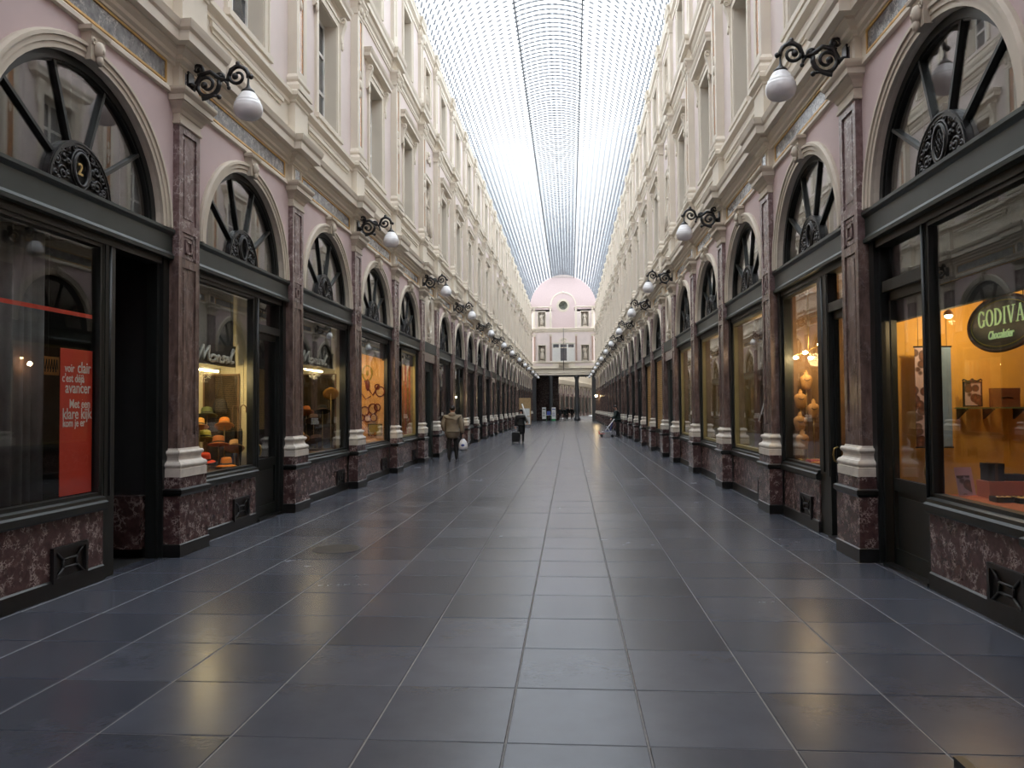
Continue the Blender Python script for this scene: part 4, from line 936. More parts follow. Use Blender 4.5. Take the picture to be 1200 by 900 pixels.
def person(label, loc, rz, coat, H_=1.75, legs=((.09,.10),(-.12,-.08)), arms=None, coat_len=.72, hood=False, scarf=False, trousers='trousers_dark', lean=0.0, hairlong=False, bulk=1.0, cat='person', group=None):
    k = H_/1.75; root = tag(new('person', None, None, loc, rz), label, cat, group)
    arms = arms or ([(.22,0,1.40),(.28,.03,1.12),(.27,-.06,.86)], [(-.22,0,1.40),(-.28,.03,1.12),(-.27,-.06,.86)])
    sc = lambda p: (p[0]*k, p[1]*k-lean*max(0, p[2]-.9), p[2]*k)
    V, E_, R = [], [], []
    chain(V, E_, R, [(sc((0,0,.95)), .14*k), (sc((0,.0,1.12)), .13*k), (sc((0,.01,1.32)), .155*k), (sc((0,.01,1.43)), .10*k), (sc((0,0,1.50)), .055*k), (sc((0,-.01,1.57)), .075*k), (sc((0,-.015,1.66)), .088*k), (sc((0,0,1.72)), .06*k)])
    for q, (fy, ky) in zip((1,-1), legs):
        chain(V, E_, R, [(sc((q*.09,0,.88)), .10*k), (sc((q*.10,fy*.5+ky*.3-.01,.48)), .078*k), (sc((q*.10,fy,.09)), .062*k), (sc((q*.10,fy-.05,.04)), .04*k), (sc((q*.105,fy-.15,.03)), .032*k)], 0)
    for A_ in arms: chain(V, E_, R, [(sc(A_[0]), .06*k), (sc(A_[1]), .048*k), (sc(A_[2]), .034*k)], 3)
    hz = 1.50*k
    def mf(c): return 2 if c.z < .085*k else (1 if c.z < hz-.02 else 0)
    new('body', skin_mesh('body', V, E_, R, ['skin', trousers, 'shoe_black'], 0, 2, mf), root)
    # coat
    V, E_, R = [], [], []
    B_ = bulk*k; chain(V, E_, R, [(sc((0,0,1.12)), .185*B_), (sc((0,.01,1.32)), .195*B_), (sc((0,.01,1.44)), .135*B_), (sc((0,.01,1.49)), .085*k)])
    chain(V, E_, R, [(sc((0,0,.95)), .20*B_), (sc((0,0,coat_len)), .215*B_)], 0)
    for A_ in arms: chain(V, E_, R, [(sc(A_[0]), .095*B_), (sc(A_[1]), .08*B_), (sc([A_[1][i]+(A_[2][i]-A_[1][i])*.9 for i in range(3)]), .06*B_)], 2)
    new('coat', skin_mesh('coat', V, E_, R, [coat]), root)
    b = MB(); zc = 1.665*k; yo = -.015*k-lean*(zc-.9)
    b.ell((0, yo+.018*k, zc+.022*k), .088*k, .098*k, .095*k, 12, 8)
    if hairlong:
        b.ell((0, yo+.05*k, zc-.08*k), .13*k, .08*k, .16*k, 12, 8); b.ell((0, yo+.015*k, zc+.045*k), .105*k, .105*k, .09*k, 12, 8)
        for q in (-1,1): b.ell((q*.09*k, yo-.01*k, zc-.07*k), .035*k, .06*k, .13*k, 10, 8)
    new('hair', b.mesh('hair', ['hair_dark']), root)
    b = MB(); b.ell((0, yo-.092*k, zc-.025*k), .014*k,.02*k,.026*k, 8,6); b.ell((0, yo-.082*k, zc-.07*k), .024*k,.012*k,.007*k, 8,6, 1)
    for q in (-1,1): b.ell((q*.032*k, yo-.08*k, zc), .012*k,.008*k,.007*k, 8,6, 2); b.ell((q*.088*k, yo, zc-.015*k), .012*k,.022*k,.032*k, 8,6)
    new('face', b.mesh('face', ['skin', 'cloth_red', 'hair_dark']), root)
    for A_ in arms:
        b = MB(); d = Vector(sc(A_[2]))-Vector(sc(A_[1])); hand_geo(b, Vector(sc(A_[2]))-d.normalized()*.02, d); new('hand', b.mesh('hand', ['skin']), root)
    if hood:
        b = MB(); b.ell((0,.09*k-lean*.6,1.47*k), .13*k,.08*k,.09*k, 12,8); new('hood', b.mesh('hood', [coat]), root)
        b = MB(); b.box(-.19*k,.19*k,-.2*k,.2*k,coat_len*k-.2*k,coat_len*k-.17*k); 
    if scarf:
        b = MB(); b.lathe([(.10,0),(.12,.03),(.11,.07),(.085,.09)], (0,yo+.01,1.46*k), 14); new('scarf', b.mesh('scarf', ['scarf_white']), root)
    return root
# man in olive coat walking away with a white plastic bag
ml = (-3.15, 25.2, 0)
person('man in olive hooded coat walking away with a white plastic bag', ml, PI, 'coat_olive', 1.80, ((.10,.02),(-.14,.0)), ([(.22,0,1.40),(.30,.05,1.14),(.24,-.04,.92)], [(-.23,0,1.40),(-.31,.04,1.13),(-.32,-.02,.84)]), .68, True, bulk=1.16)
def mk_bag():
    b = MB(); b.lathe([(.02,.03),(.13,.04),(.155,.12),(.14,.24),(.09,.33),(.04,.38)], n=14, sx=1, sy=.6); return b.mesh('bag_body', ['plastic_white'])
bg_ = tag(new('plastic_bag', None, None, (ml[0]+.34, ml[1]+.05, .34)), 'white and blue plastic carrier bag in the hand of man in olive coat', 'bag')
new('bag_body', mk_bag(), bg_); b = MB(); b.ell((0,-.06,.17), .07,.04,.06); new('bag_print', b.mesh('bag_print', ['plastic_blue']), bg_)
b = MB(); b.tube([(-.03,0,.36),(-.02,0,.46),(0,0,.50),(.02,0,.46),(.03,0,.36)], .008, 6); new('bag_handle', b.mesh('bag_handle', ['plastic_white']), bg_)
# woman in black with case and a long white roll
wl = (-1.68, 37.8, 0)
person('woman in long black coat walking with suitcase and long white roll', wl, 0, 'coat_black', 1.62, ((-.08,.0),(.10,.0)), ([(.21,0,1.38),(.30,-.02,1.14),(.34,-.22,1.06)], [(-.21,0,1.38),(-.29,.03,1.12),(-.30,.06,.86)]), .42, False, True, 'coat_black', 0, True, bulk=1.1)
t = tag(new('suitcase', None, None, (wl[0]-.25, wl[1]-.24, 0)), 'small black wheeled suitcase pulled by woman in black coat', 'suitcase')
b = MB(); b.ret([(-.02,.06),(0,.08),(0,.52),(-.03,.56)], -.11, .11, .19); b.v = [(p[1], p[0], p[2]) for p in b.v]; new('case_body', b.mesh('case_body', ['case_black']), t)
b = MB()
for q in (-.15,.15): b.lathe([(.03,-.015),(.032,0),(.03,.015)], (q,0,0), 12)
b.v = [(p[0], p[2]+.07, p[1]*1.0+.035) for p in b.v]; new('wheels', b.mesh('wheels', ['shoe_black']), t)
b = MB(); b.tube([(-.1,.08,.54),(-.1,.08,.82),(.1,.08,.82),(.1,.08,.54)], .012, 6); new('pull_handle', b.mesh('pull_handle', ['alu']), t)
b = MB(); b.box(-.15,.15,-.125,-.108,.14,.36); new('front_pocket', b.mesh('front_pocket', ['case_black']), t)
t = tag(new('paper_roll', None, None, (wl[0]+.22, wl[1]-.22, 1.02)), 'long white roll held upright over the shoulder of woman in black', 'roll')
b = MB(); b.tube([(.16,0,-.05),(-.17,.05,.92)], .032, 12); new('roll_paper', b.mesh('roll_paper', ['paper_white']), t)
b = MB(); b.tube([(.162,0,-.056),(.155,0,-.035)], .035, 12); b.tube([(-.172,.05,.926),(-.165,.05,.905)], .035, 12); new('roll_cap', b.mesh('roll_cap', ['case_black']), t)
# person bending over a pushchair beside the plinths
rl = (3.52, 45.2, 0)
person('person in dark green coat standing over white framed pushchair', rl, -PI/2, 'coat_green', 1.80, ((.04,.0),(-.05,.0)), ([(.21,0,1.40),(.26,-.12,1.16),(.22,-.34,1.02)], [(-.21,0,1.40),(-.26,-.12,1.16),(-.22,-.34,1.02)]), .78, lean=.18)
t = tag(new('pushchair', None, None, (2.86, 44.9, 0)), 'white framed pushchair with blue seat and red footrest by plinths', 'pushchair')
b = MB()
for q in (-.22, .22): b.tube([(.42,q,1.02),(.05,q,.55),(-.30,q,.08)], .016, 6); b.tube([(-.02,q,.62),(.30,q,.08)], .016, 6); b.tube([(-.30,q,.3),(.28,q,.3)], .014, 6)
b.tube([(.42,-.22,1.02),(.42,.22,1.02)], .018, 6); b.tube([(-.3,-.22,.1),(-.3,.22,.1)], .014, 6); new('frame', b.mesh('frame', ['plastic_white']), t)
b = MB(); b.box(-.12,.16,-.19,.19,.32,.36); b.add([(.14,-.19,.34),(.14,.19,.34),(.30,.19,.82),(.30,-.19,.82),(.18,-.19,.33),(.18,.19,.33),(.34,.19,.81),(.34,-.19,.81)], [(0,1,2,3),(7,6,5,4),(0,4,5,1),(1,5,6,2),(2,6,7,3),(3,7,4,0)]); new('seat', b.mesh('seat', ['cloth_blue']), t)
b = MB(); b.box(-.46,-.14,-.17,.17,.16,.20); b.box(-.48,-.44,-.17,.17,.16,.34); new('footrest', b.mesh('footrest', ['cloth_red']), t)
for x in (-.30,.30):
    for q in (-.24,.24):
        b = MB(); b.tube([(x,q-.015,.075),(x,q+.015,.075)], .075, 14); new('wheel', b.mesh('wheel', ['shoe_black']), t)
# board, totems and far passers-by
t = tag(new('sign_board', None, None, (-3.12, 66.0, 0)), 'tall brown panel with white notices standing near the plinths', 'sign board')
b = MB(); b.box(-.5,.5,-.03,.03,.25,2.55); new('panel', b.mesh('panel', ['cardboard']), t)
for x0, x1, z0, z1 in ((-.40,.40,1.0,1.65),(-.42,.44,.3,.95)): b = MB(); b.box(x0,x1,-.045,-.03,z0,z1); new('notice', b.mesh('notice', ['paper_white']), t)
for q in (-.42,.42): b = MB(); b.box(q-.03,q+.03,-.25,.25,0,.05); b.box(q-.02,q+.02,-.02,.02,.05,.3); new('foot', b.mesh('foot', ['iron']), t)
for i, (x, lb) in enumerate(((-2.52, 'white totem sign with black base near the passage'), (-1.30, 'white totem sign with green base near the passage'))):
    t = tag(new('totem_sign', None, None, (x, 97.0, 0)), lb, 'sign'); b = MB(); b.box(-.25,.25,-.06,.06,.25,1.72); new('panel', b.mesh('panel', ['paper_white']), t)
    b = MB(); b.box(-.22,.22,-.1,.1,0,.26); new('base', b.mesh('base', ['case_black' if i == 0 else 'sign_green']), t)
    b = MB(); b.box(-.2,.2,-.066,-.06,1.4,1.52); 
    for k in range(4): b.box(-.19,.12,-.066,-.06,.6+.16*k,.65+.16*k)
    new('print', b.mesh('print', ['case_black' if i == 0 else 'plastic_blue']), t)
t = tag(new('display_table', None, None, (-1.92, 97.05, 0)), 'low white table with blue top between the two totem signs', 'table')
b = MB(); b.box(-.35,.35,-.2,.2,.70,.75); new('table_top', b.mesh('table_top', ['paper_white']), t)
for x in (-.3,.3):
    for q in (-.16,.16): b = MB(); b.box(x-.02,x+.02,q-.02,q+.02,0,.7); new('leg', b.mesh('leg', ['sign_green']), t)
b = MB(); b.box(-.25,.2,-.1,.1,.75,1.25); new('leaflet_holder', b.mesh('leaflet_holder', ['plastic_blue']), t)
for i, (x, y_, c_, lb) in enumerate(((-.55, 100.2, 'coat_black', 'person in black standing by the passage column near totem signs'), (1.0, 104.5, 'trousers_dark', 'person in dark clothes walking in the passage, furthest from the totems'), (.35, 105.5, 'coat_black', 'person in dark clothes in the passage middle, tallest of the group'), (.05, 103.6, 'coat_green', 'person in green coat among the group in the passage'))):
    person(lb, (x, y_, 0), [0, PI, .4, PI][i], c_, [1.7,1.68,1.82,1.66][i], group=None)

# ------------------------------------------------------------------ writing
def text_mesh(txt, size, mat, ext=.002, shear=0, offset=0, align='CENTER', sx=1):
    cu = bpy.data.curves.new('t', 'FONT'); cu.body = txt; cu.size = size; cu.extrude = ext; cu.shear = shear; cu.offset = offset; cu.align_x = align; cu.align_y = 'CENTER'; cu.resolution_u = 3
    o = bpy.data.objects.new('t', cu); COL.objects.link(o); dg = bpy.context.evaluated_depsgraph_get()
    me = bpy.data.meshes.new_from_object(o.evaluated_get(dg)); bpy.data.objects.remove(o); bpy.data.curves.remove(cu)
    me.materials.clear(); me.materials.append(M(mat)); me.name = 'lettering'
    if sx != 1:
        for v in me.vertices: v.co.x *= sx
    return me
def face_rot(o, s):   # text x along the wall, reading from inside the gallery
    o.rotation_euler = Matrix(((0,0,1),(1,0,0),(0,1,0)) if s < 0 else ((0,0,-1),(-1,0,0),(0,1,0))).to_euler()
plain('letter_white', (.80, .76, .72), .5); plain('letter_grey', (.72, .70, .66), .5); emit('letter_green', (.50, .66, .30), .10); plain('sign_black', (.010, .013, .011), .3); plain('gold_letter', (.60, .42, .16), .4, metal=.4); plain('sign_dark', (.035, .030, .026), .5)
# ---- optician window: curtain, red poster, red strip
def curtain(s, u0, u1, z0, z1, d, n=60, amp=.035, mat='grey_curtain'):
    mb = MB(); vs = []
    for i in range(n+1):
        u = u0+(u1-u0)*i/n; x = d+amp*math.sin(i*1.05)+amp*.5*math.sin(i*.37+1)
        for dd in (0, .006): vs += [(x+dd, u, z0), (x+dd, u, z1)]
    fs = []
    for i in range(n):
        a = 4*i; fs += [(a,a+1,a+5,a+4), (a+2,a+6,a+7,a+3), (a+1,a+3,a+7,a+5), (a,a+4,a+6,a+2)]
    mb.add(vs, fs, 0, True); return mb.mesh('curtain', [mat], s)
U0 = 7.285
o = tag(new('curtain', curtain(-1, 5.78, 7.18, .88, 3.5, 4.46), None), 'pale grey pleated curtain hanging behind the red poster window', 'curtain')
o = tag(new('curtain', curtain(-1, 5.75, 8.5, TZ+.02, 5.3, 4.50, 70), None), 'pale grey pleated curtain behind the fanlight numbered 2', 'curtain')
t = tag(new('poster', None, None, (-4.226, 7.37, .915)), 'tall red poster with white French and Dutch lettering in dark window', 'poster')
new('sheet', MB().box(-.003, .003, -.25, .25, 0, 1.45).mesh('sheet', ['red_vinyl']), t)
for tx, dy, z, sz in (('voir', -.115, 1.255, .115), ('clair', .115, 1.265, .16), ("c'est d\u00e9j\u00e0", -.055, 1.155, .115), ('avancer', .02, 1.06, .16), ('Met een', .05, .90, .125), ('klare kijk', .01, .80, .155), ('kom je er', -.04, .71, .11)):
    me = text_mesh(tx, sz, 'letter_white', .001, 0, .0015, 'CENTER', .80); q = new('lettering', me, t, (.0045, dy, z)); face_rot(q, -1)
t = tag(new('window_strip', MB().box(4.217, 4.222, 5.85, 7.60, 2.70, 2.74).mesh('window_strip', ['red_vinyl'], -1), None), 'thin red vinyl strip stuck across the curtained window', 'sticker')
t = tag(new('amber_notice', None, None, (-4.62, 7.50, 2.12)), 'small amber notice with black scrawls hanging in the curtained window', 'notice')
plain('amber_card', (.50, .20, .05), .6)
b = MB(); b.box(-.006,.006,-.16,.16,0,.19); new('card', b.mesh('card', ['amber_card']), t)
b = MB()
for k in range(7): b.tube([(.01, -.14+.04*k, .03), (.01, -.12+.04*k, .16), (.01, -.105+.04*k, .06)], .006, 4)
new('scrawl', b.mesh('scrawl', ['case_black']), t)
b = MB(); b.tube([(0,0,.19),(0,0,1.46)], .003, 4); new('string', b.mesh('string', ['iron']), t)
fl = [c for c in SF['L0'].children if c.name.startswith('fanlight') and 'room' not in c.name][0]
q = new('house_number', text_mesh('2', .17, 'gold_letter', .006, 0, .002), fl, (-4.15, 0, TZ+.225)); face_rot(q, -1)

# ---- hat shop
def script(mb, d, u0, z0, sx, sz, r):
    S = [[(0,0),(.07,.5),(.15,1.0),(.2,.55),(.25,.12),(.34,.65),(.44,1.0),(.47,.5),(.5,.03),(.57,.08)],
         [(.72+.14*math.cos(a),.22+.21*math.sin(a)) for a in [PI/2+i*2*PI/12 for i in range(13)]],
         [(.86,.36),(.92,.42),(.93,.0)], [(.93,.28),(1.0,.43),(1.06,.36),(1.07,.0),(1.13,.05)],
         [(1.33,.40),(1.24,.43),(1.2,.33),(1.29,.2),(1.28,.04),(1.16,.02)], [(1.39,.18),(1.5,.25),(1.5,.40),(1.42,.40),(1.38,.2),(1.45,.02),(1.57,.1)],
         [(1.57,.1),(1.68,.6),(1.77,.97),(1.72,1.02),(1.66,.7),(1.66,.2),(1.71,.02),(1.82,.1)]]
    for st in S: mb.tube([(d, u0+(x+.12*z)*sx, z0+z*sz) for x, z in st], r, 6)
emit('warm_tube', (1.0, .74, .30), 9.0); emit('warm_bulb', (1.0, .72, .36), 30.0); emit('dim_bulb', (1.0, .72, .36), 10.0)
def point(name, loc, w, col=(1, .72, .38), r=.04, parent=None):
    l = bpy.data.lights.new(name, 'POINT'); l.energy = w; l.color = col; l.shadow_soft_size = r; o = bpy.data.objects.new(name, l); COL.objects.link(o); o.location = loc
    if parent is not None: o.parent = parent
    return o
for lab, u0, u1, ue, su, W_, lab2 in (('dark sign board with pale script lettering over the lit hat display', 9.62, 11.52, 10.27, .62, 6.0, 'warm light tube under the sign of the lit hat display'), ('dark sign board with pale script lettering over dim hat window', 13.6, 16.45, 14.35, .85, 2.2, 'warm light tube under the sign of the dim hat window')):
    z0, z1 = (2.40, 2.72) if u0 < 12 else (2.62, 2.95)
    t = tag(new('shop_sign', None, None, (-4.45, (u0+u1)/2, z0)), lab, 'sign'); off = (4.45, -(u0+u1)/2, -z0)
    b = MB(); b.box(4.44, 4.48, u0, u1, z0, z1); b.box(4.43, 4.48, u0, u1, z0, z0+.03); b.box(4.43, 4.48, u0, u1, z1-.03, z1); new('board', b.mesh('board', ['sign_dark'], -1), t, off)
    b = MB(); script(b, 4.42, ue, z0+.05, su, .21, .023 if u0 < 12 else .026); new('lettering', b.mesh('lettering', ['letter_grey'], -1), t, off)
    b = MB()
    for u in (u0+.1, u1-.1): b.tube([(4.46,u,z1),(4.46,u,3.56)], .006, 5)
    new('hanger', b.mesh('hanger', ['iron'], -1), t, off)
    b = MB(); b.box(4.485, 4.50, u0-.1, u1+.03, z1-.01, 3.57); new('shade_board', b.mesh('shade_board', ['blind_grey'], -1), t, off)  # dark board added to stand in for the unlit interior above the sign
    um = u1-.75
    t = tag(new('light_tube', None, None, (-4.62, um, z0-.07)), lab2, 'lamp'); b = MB(); b.tube([(0,-.55,0),(0,.55,0)], .014, 8); new('tube', b.mesh('tube', ['warm_tube' if u0 < 12 else 'dim_bulb']), t)
    b = MB(); b.box(-.03,.03,-.6,.6,.016,.04); b.tube([(0,-.5,.04),(0,-.5,3.57-z0+.07)], .005, 5); b.tube([(0,.5,.04),(0,.5,3.57-z0+.07)], .005, 5); new('fitting', b.mesh('fitting', ['white_paint']), t)
    point('tube_light', (0, .1, -.06), W_, (1, .76, .40), .12, t)
plain('mirror_dark', (.05, .035, .02), .12, var=.5, scale=7)
for y_, x0, x1, z1, lb in ((11.63, 4.45, 4.98, 2.28, 'dark mirror panel behind the bright felt hats'), (16.62, 4.45, 5.2, 2.5, 'dark mirror panel behind the dim hats')):
    t = tag(new('mirror_panel', None, None, (-(x0+x1)/2, y_, .87)), lb, 'mirror'); h = (x1-x0)/2
    b = MB(); b.box(-h,h,-.01,.01,0,z1-.87); new('panel', b.mesh('panel', ['mirror_dark']), t); b = MB(); frame_ring(b, -.012, .012, h, .02, z1-.87, .025); new('rim', T(b).mesh('rim', ['brown_wall']), t)
HCOL = {'red': (.75,.07,.02), 'orange': (.80,.25,.03), 'tan': (.55,.30,.12), 'rust': (.50,.16,.04), 'olive': (.34,.30,.05), 'green': (.12,.14,.05), 'black': (.015,.013,.012), 'brown': (.12,.06,.03), 'amber': (.62,.30,.06)}
for k, v in HCOL.items(): plain('felt_'+k, v, .9, var=.1)
def hat(label, col, x, y_, z, tilt=0, r=.15, floor_z=.875, hr=.11):
    r *= 1.1; hr = .125
    t = tag(new('hat', None, None, (x, y_, floor_z)), label, 'hat', 'hats in the hat shop windows')
    zz = z-floor_z
    b = MB(); b.lathe([(r*.62,-.004),(r,-.012),(r+.004,-.006),(r*.97,.0),(r*.62,.012),(r*.58,.03),(r*.56,hr*.7),(r*.50,hr*.95),(r*.38,hr*1.02),(r*.15,hr*.94),(.001,hr*.92)], (0,0,0), 18)
    c = new('crown', b.mesh('crown', ['felt_'+col]), t, (0,0,zz)); c.rotation_euler = (tilt, tilt*.5, 0)
    b = MB(); b.lathe([(r*.60,.014),(r*.605,.02),(r*.59,.04),(r*.57,.042)], (0,0,0), 18); n_ = new('hat_band', b.mesh('hat_band', ['felt_black' if col != 'black' else 'felt_brown']), c)
    if zz > .03:
        b = MB(); b.tube([(0,0,.012),(0,0,zz+hr*.6)], .008, 6); b.lathe([(.055,0),(.055,.008),(.012,.016)], (0,0,0), 12); new('hat_stand', b.mesh('hat_stand', ['brass']), t)
    return t
for a in (('bright red felt hat at the front of the lit hat display', 'red', -4.66, 10.98, .99, .1, .14), ('orange felt hat lowest in the lit hat display', 'orange', -4.42, 11.18, .91, 0, .13), ('tan felt hat beside the hanging umbrella', 'tan', -4.40, 11.42, 1.16, -.5, .13), ('rust brown felt hat in middle of lit hat display', 'rust', -4.55, 11.20, 1.23, -.2, .14), ('olive yellow felt hat in lit hat display', 'olive', -4.80, 11.28, 1.31, -.25, .14), ('amber orange felt hat high in lit hat display', 'orange', -4.60, 11.50, 1.50, -.45, .13), ('amber felt hat at the edge of lit hat display', 'amber', -4.78, 11.06, 1.50, -.3, .12), ('dark green felt hat topmost in lit hat display', 'green', -4.88, 11.50, 1.66, -.3, .14)): hat(*a)
for a in (('amber felt hat topmost in the dim hat window', 'amber', -4.44, 16.3, 2.08, -.8, .15), ('big brown hat lowest in the dim hat window', 'brown', -4.68, 16.1, 1.05, -.35, .24), ('tan felt hat at the front of dim hat window', 'tan', -4.84, 15.5, 1.14, -.5, .18), ('brown felt hat in middle of dim hat window', 'brown', -4.84, 16.35, 1.50, -.4, .17), ('black felt hat high in the dim hat window', 'black', -4.48, 15.85, 1.70, -.3, .15), ('rust felt hat high in the dim hat window', 'rust', -5.02, 16.4, 1.68, -.4, .15)): hat(*a)
t = tag(new('handbag', None, None, (-4.68, 11.52, 1.82)), 'black handbag hanging by its strap above the bright felt hats', 'bag')
b = MB(); b.lathe([(.02,-.14),(.10,-.13),(.12,-.06),(.10,.05),(.06,.10)], n=14, sy=.5); new('pouch', b.mesh('pouch', ['felt_black']), t); b = MB(); b.tube([(-.07,0,.08),(-.03,0,.3),(0,0,.58),(.03,0,.3),(.07,0,.08)], .008, 6); new('strap', b.mesh('strap', ['felt_black']), t)
for x, y_, lb in ((-4.30, 11.40, 'furled black umbrella hanging against the cream window side'), (-4.50, 11.56, 'furled black umbrella hanging against the dark mirror')):
    t = tag(new('umbrella', None, None, (x, y_, .90)), lb, 'umbrella')
    b = MB(); b.lathe([(.006,.0),(.012,.06),(.03,.3),(.034,.5),(.02,.56)], n=10); new('canopy', b.mesh('canopy', ['felt_black']), t)
    b = MB(); P_ = [(0,0,.02),(0,0,.86)]+[(.045-.045*math.cos(a),0,.86+.055*math.sin(a)) for a in [i*PI/8 for i in range(1,9)]]+[(.09,0,.80)]; b.tube(P_, .009, 7); new('crook_handle', b.mesh('crook_handle', ['felt_brown']), t)
    b = MB(); b.tube([(.045,0,.915),(.045,0,1.6)], .003, 4); new('cord', b.mesh('cord', ['iron']), t)

# ---- jeweller windows: hoops on the amber side panel, red drapes
t = tag(new('hoop_panel', None, None, (-4.65, 20.30, .88)), 'amber side panel hung with dark red hoops and discs', 'display panel')
b = MB(); b.box(-.4,.4,-.01,.01,0,2.15); new('panel', b.mesh('panel', ['amber_wall']), t)
plain('wine_red', (.16, .02, .015), .4); plain('amber_disc', (.62, .42, .22), .6, var=.2, scale=12)
for (x, z, r) in ((.30,1.32,.12),(.10,.86,.12),(-.12,.80,.11),(.12,.62,.09),(-.05,.60,.08),(.22,.90,.08),(.22,1.45,.06),(-.20,.62,.07)):
    b = MB(); b.tube([(x+r*math.cos(a),-.025,z+r*1.1*math.sin(a)) for a in [i*2*PI/18 for i in range(18)]], .018, 6, closed=True); h_ = new('hoop', b.mesh('hoop', ['wine_red']), t)
    b = MB(); b.add([(x+r*.93*math.cos(a),-.016,z+r*1.03*math.sin(a)) for a in [i*2*PI/18 for i in range(18)]], [tuple(range(18))]); new('disc', b.mesh('disc', ['amber_disc']), h_)
b = MB(); b.tube([(-.12,-.02,1.62),(-.02,-.02,1.40),(.10,-.02,1.22),(.26,-.02,1.5)], .025, 6); b.ell((-.04,-.03,1.5), .06,.02,.16); b.tube([(-.3,-.02,1.4),(-.1,-.02,1.12),(.05,-.02,1.2)], .014, 6); new('ribbon', b.mesh('ribbon', ['wine_red']), t)
b = MB(); b.tube([(-.05+.13*math.cos(a),-.02,1.82+.2*math.sin(a)) for a in [i*2*PI/18 for i in range(18)]], .02, 6, closed=True); b.ell((-.05,-.02,1.82), .04,.01,.07); new('wreath', b.mesh('wreath', ['felt_olive']), t)
b = MB(); frame_ring(b, -.05, -.02, .17, .16, .44, .02, 0, True, .16); fr_ = new('picture_frame', T(b).mesh('picture_frame', ['felt_black']), t); b = MB(); b.box(-.01,.33,-.03,-.02,.16,.44); new('picture', b.mesh('picture', ['felt_olive']), fr_)
for u, lb, W_ in ((18.9, 'warm ceiling lamp over the hoop panel', 14), (22.9, 'warm ceiling lamp over the red drapes', 12)):
    t = tag(new('ceiling_lamp', None, None, (-4.75, u, 3.0)), lb, 'lamp'); b = MB(); b.lathe([(.05,0),(.06,.02),(.05,.06)], n=12); new('bulb', b.mesh('bulb', ['dim_bulb']), t); b = MB(); b.lathe([(.07,.05),(.07,.09),(.02,.12),(.012,.58)], n=12); new('fitting', b.mesh('fitting', ['iron']), t)
    point('lamp_light', (0,.2,-.1), W_, (1,.66,.30), .06, t)
b = MB()
for k in range(60):
    a = k*2.4; rr_ = .3*math.sqrt(k/60); b.ell((-4.55+.7*rr_*math.cos(a), 19.6+1.6*rr_*math.sin(a), .89), .03,.03,.02, 6,4)
tag(new('amber_beads', b.mesh('amber_beads', ['amber_disc'])), 'heap of pale amber beads strewn under the hoop panel', 'beads', None, 'stuff')
tag(new('drape', None, None, (-4.6, 24.05, .88)), 'red and amber drape falling at the end of the narrow door window', 'drape')
dr = bpy.data.objects['drape']; b = curtain(1, -.36, .30, 0, 2.2, .0, 30, .02, 'red_drape')
q = new('cloth', b, dr); q.rotation_euler = (0,0,PI/2)
b = MB(); b.tube([(-.32,.03,2.2),(.38,.03,2.2)], .015, 6); new('rod', b.mesh('rod', ['brass']), dr)

# ---- chocolate shop
t = tag(new('oval_sign', None, None, (4.40, 6.81, 2.20)), 'black oval sign with pale green lettering hanging in chocolate shop window', 'sign')
b = MB(); n = 40; vs = []
for d in (-.02, .02): vs += [(d, .52*math.cos(2*PI*i/n), .235+.235*math.sin(2*PI*i/n)) for i in range(n)]
b.add(vs, [tuple(range(n)), tuple(range(2*n-1,n-1,-1))]+[(i,(i+1)%n,n+(i+1)%n,n+i) for i in range(n)]); new('plate', b.mesh('plate', ['sign_black']), t)
b = MB(); b.tube([(-.022, .52*math.cos(2*PI*i/n), .235+.235*math.sin(2*PI*i/n)) for i in range(n)], .014, 6, closed=True); new('rim', b.mesh('rim', ['felt_brown']), t)
b = MB(); b.tube([(-.022, .475*math.cos(2*PI*i/n), .235+.195*math.sin(2*PI*i/n)) for i in range(n)], .004, 5, closed=True); new('inner_line', b.mesh('inner_line', ['felt_olive']), t)
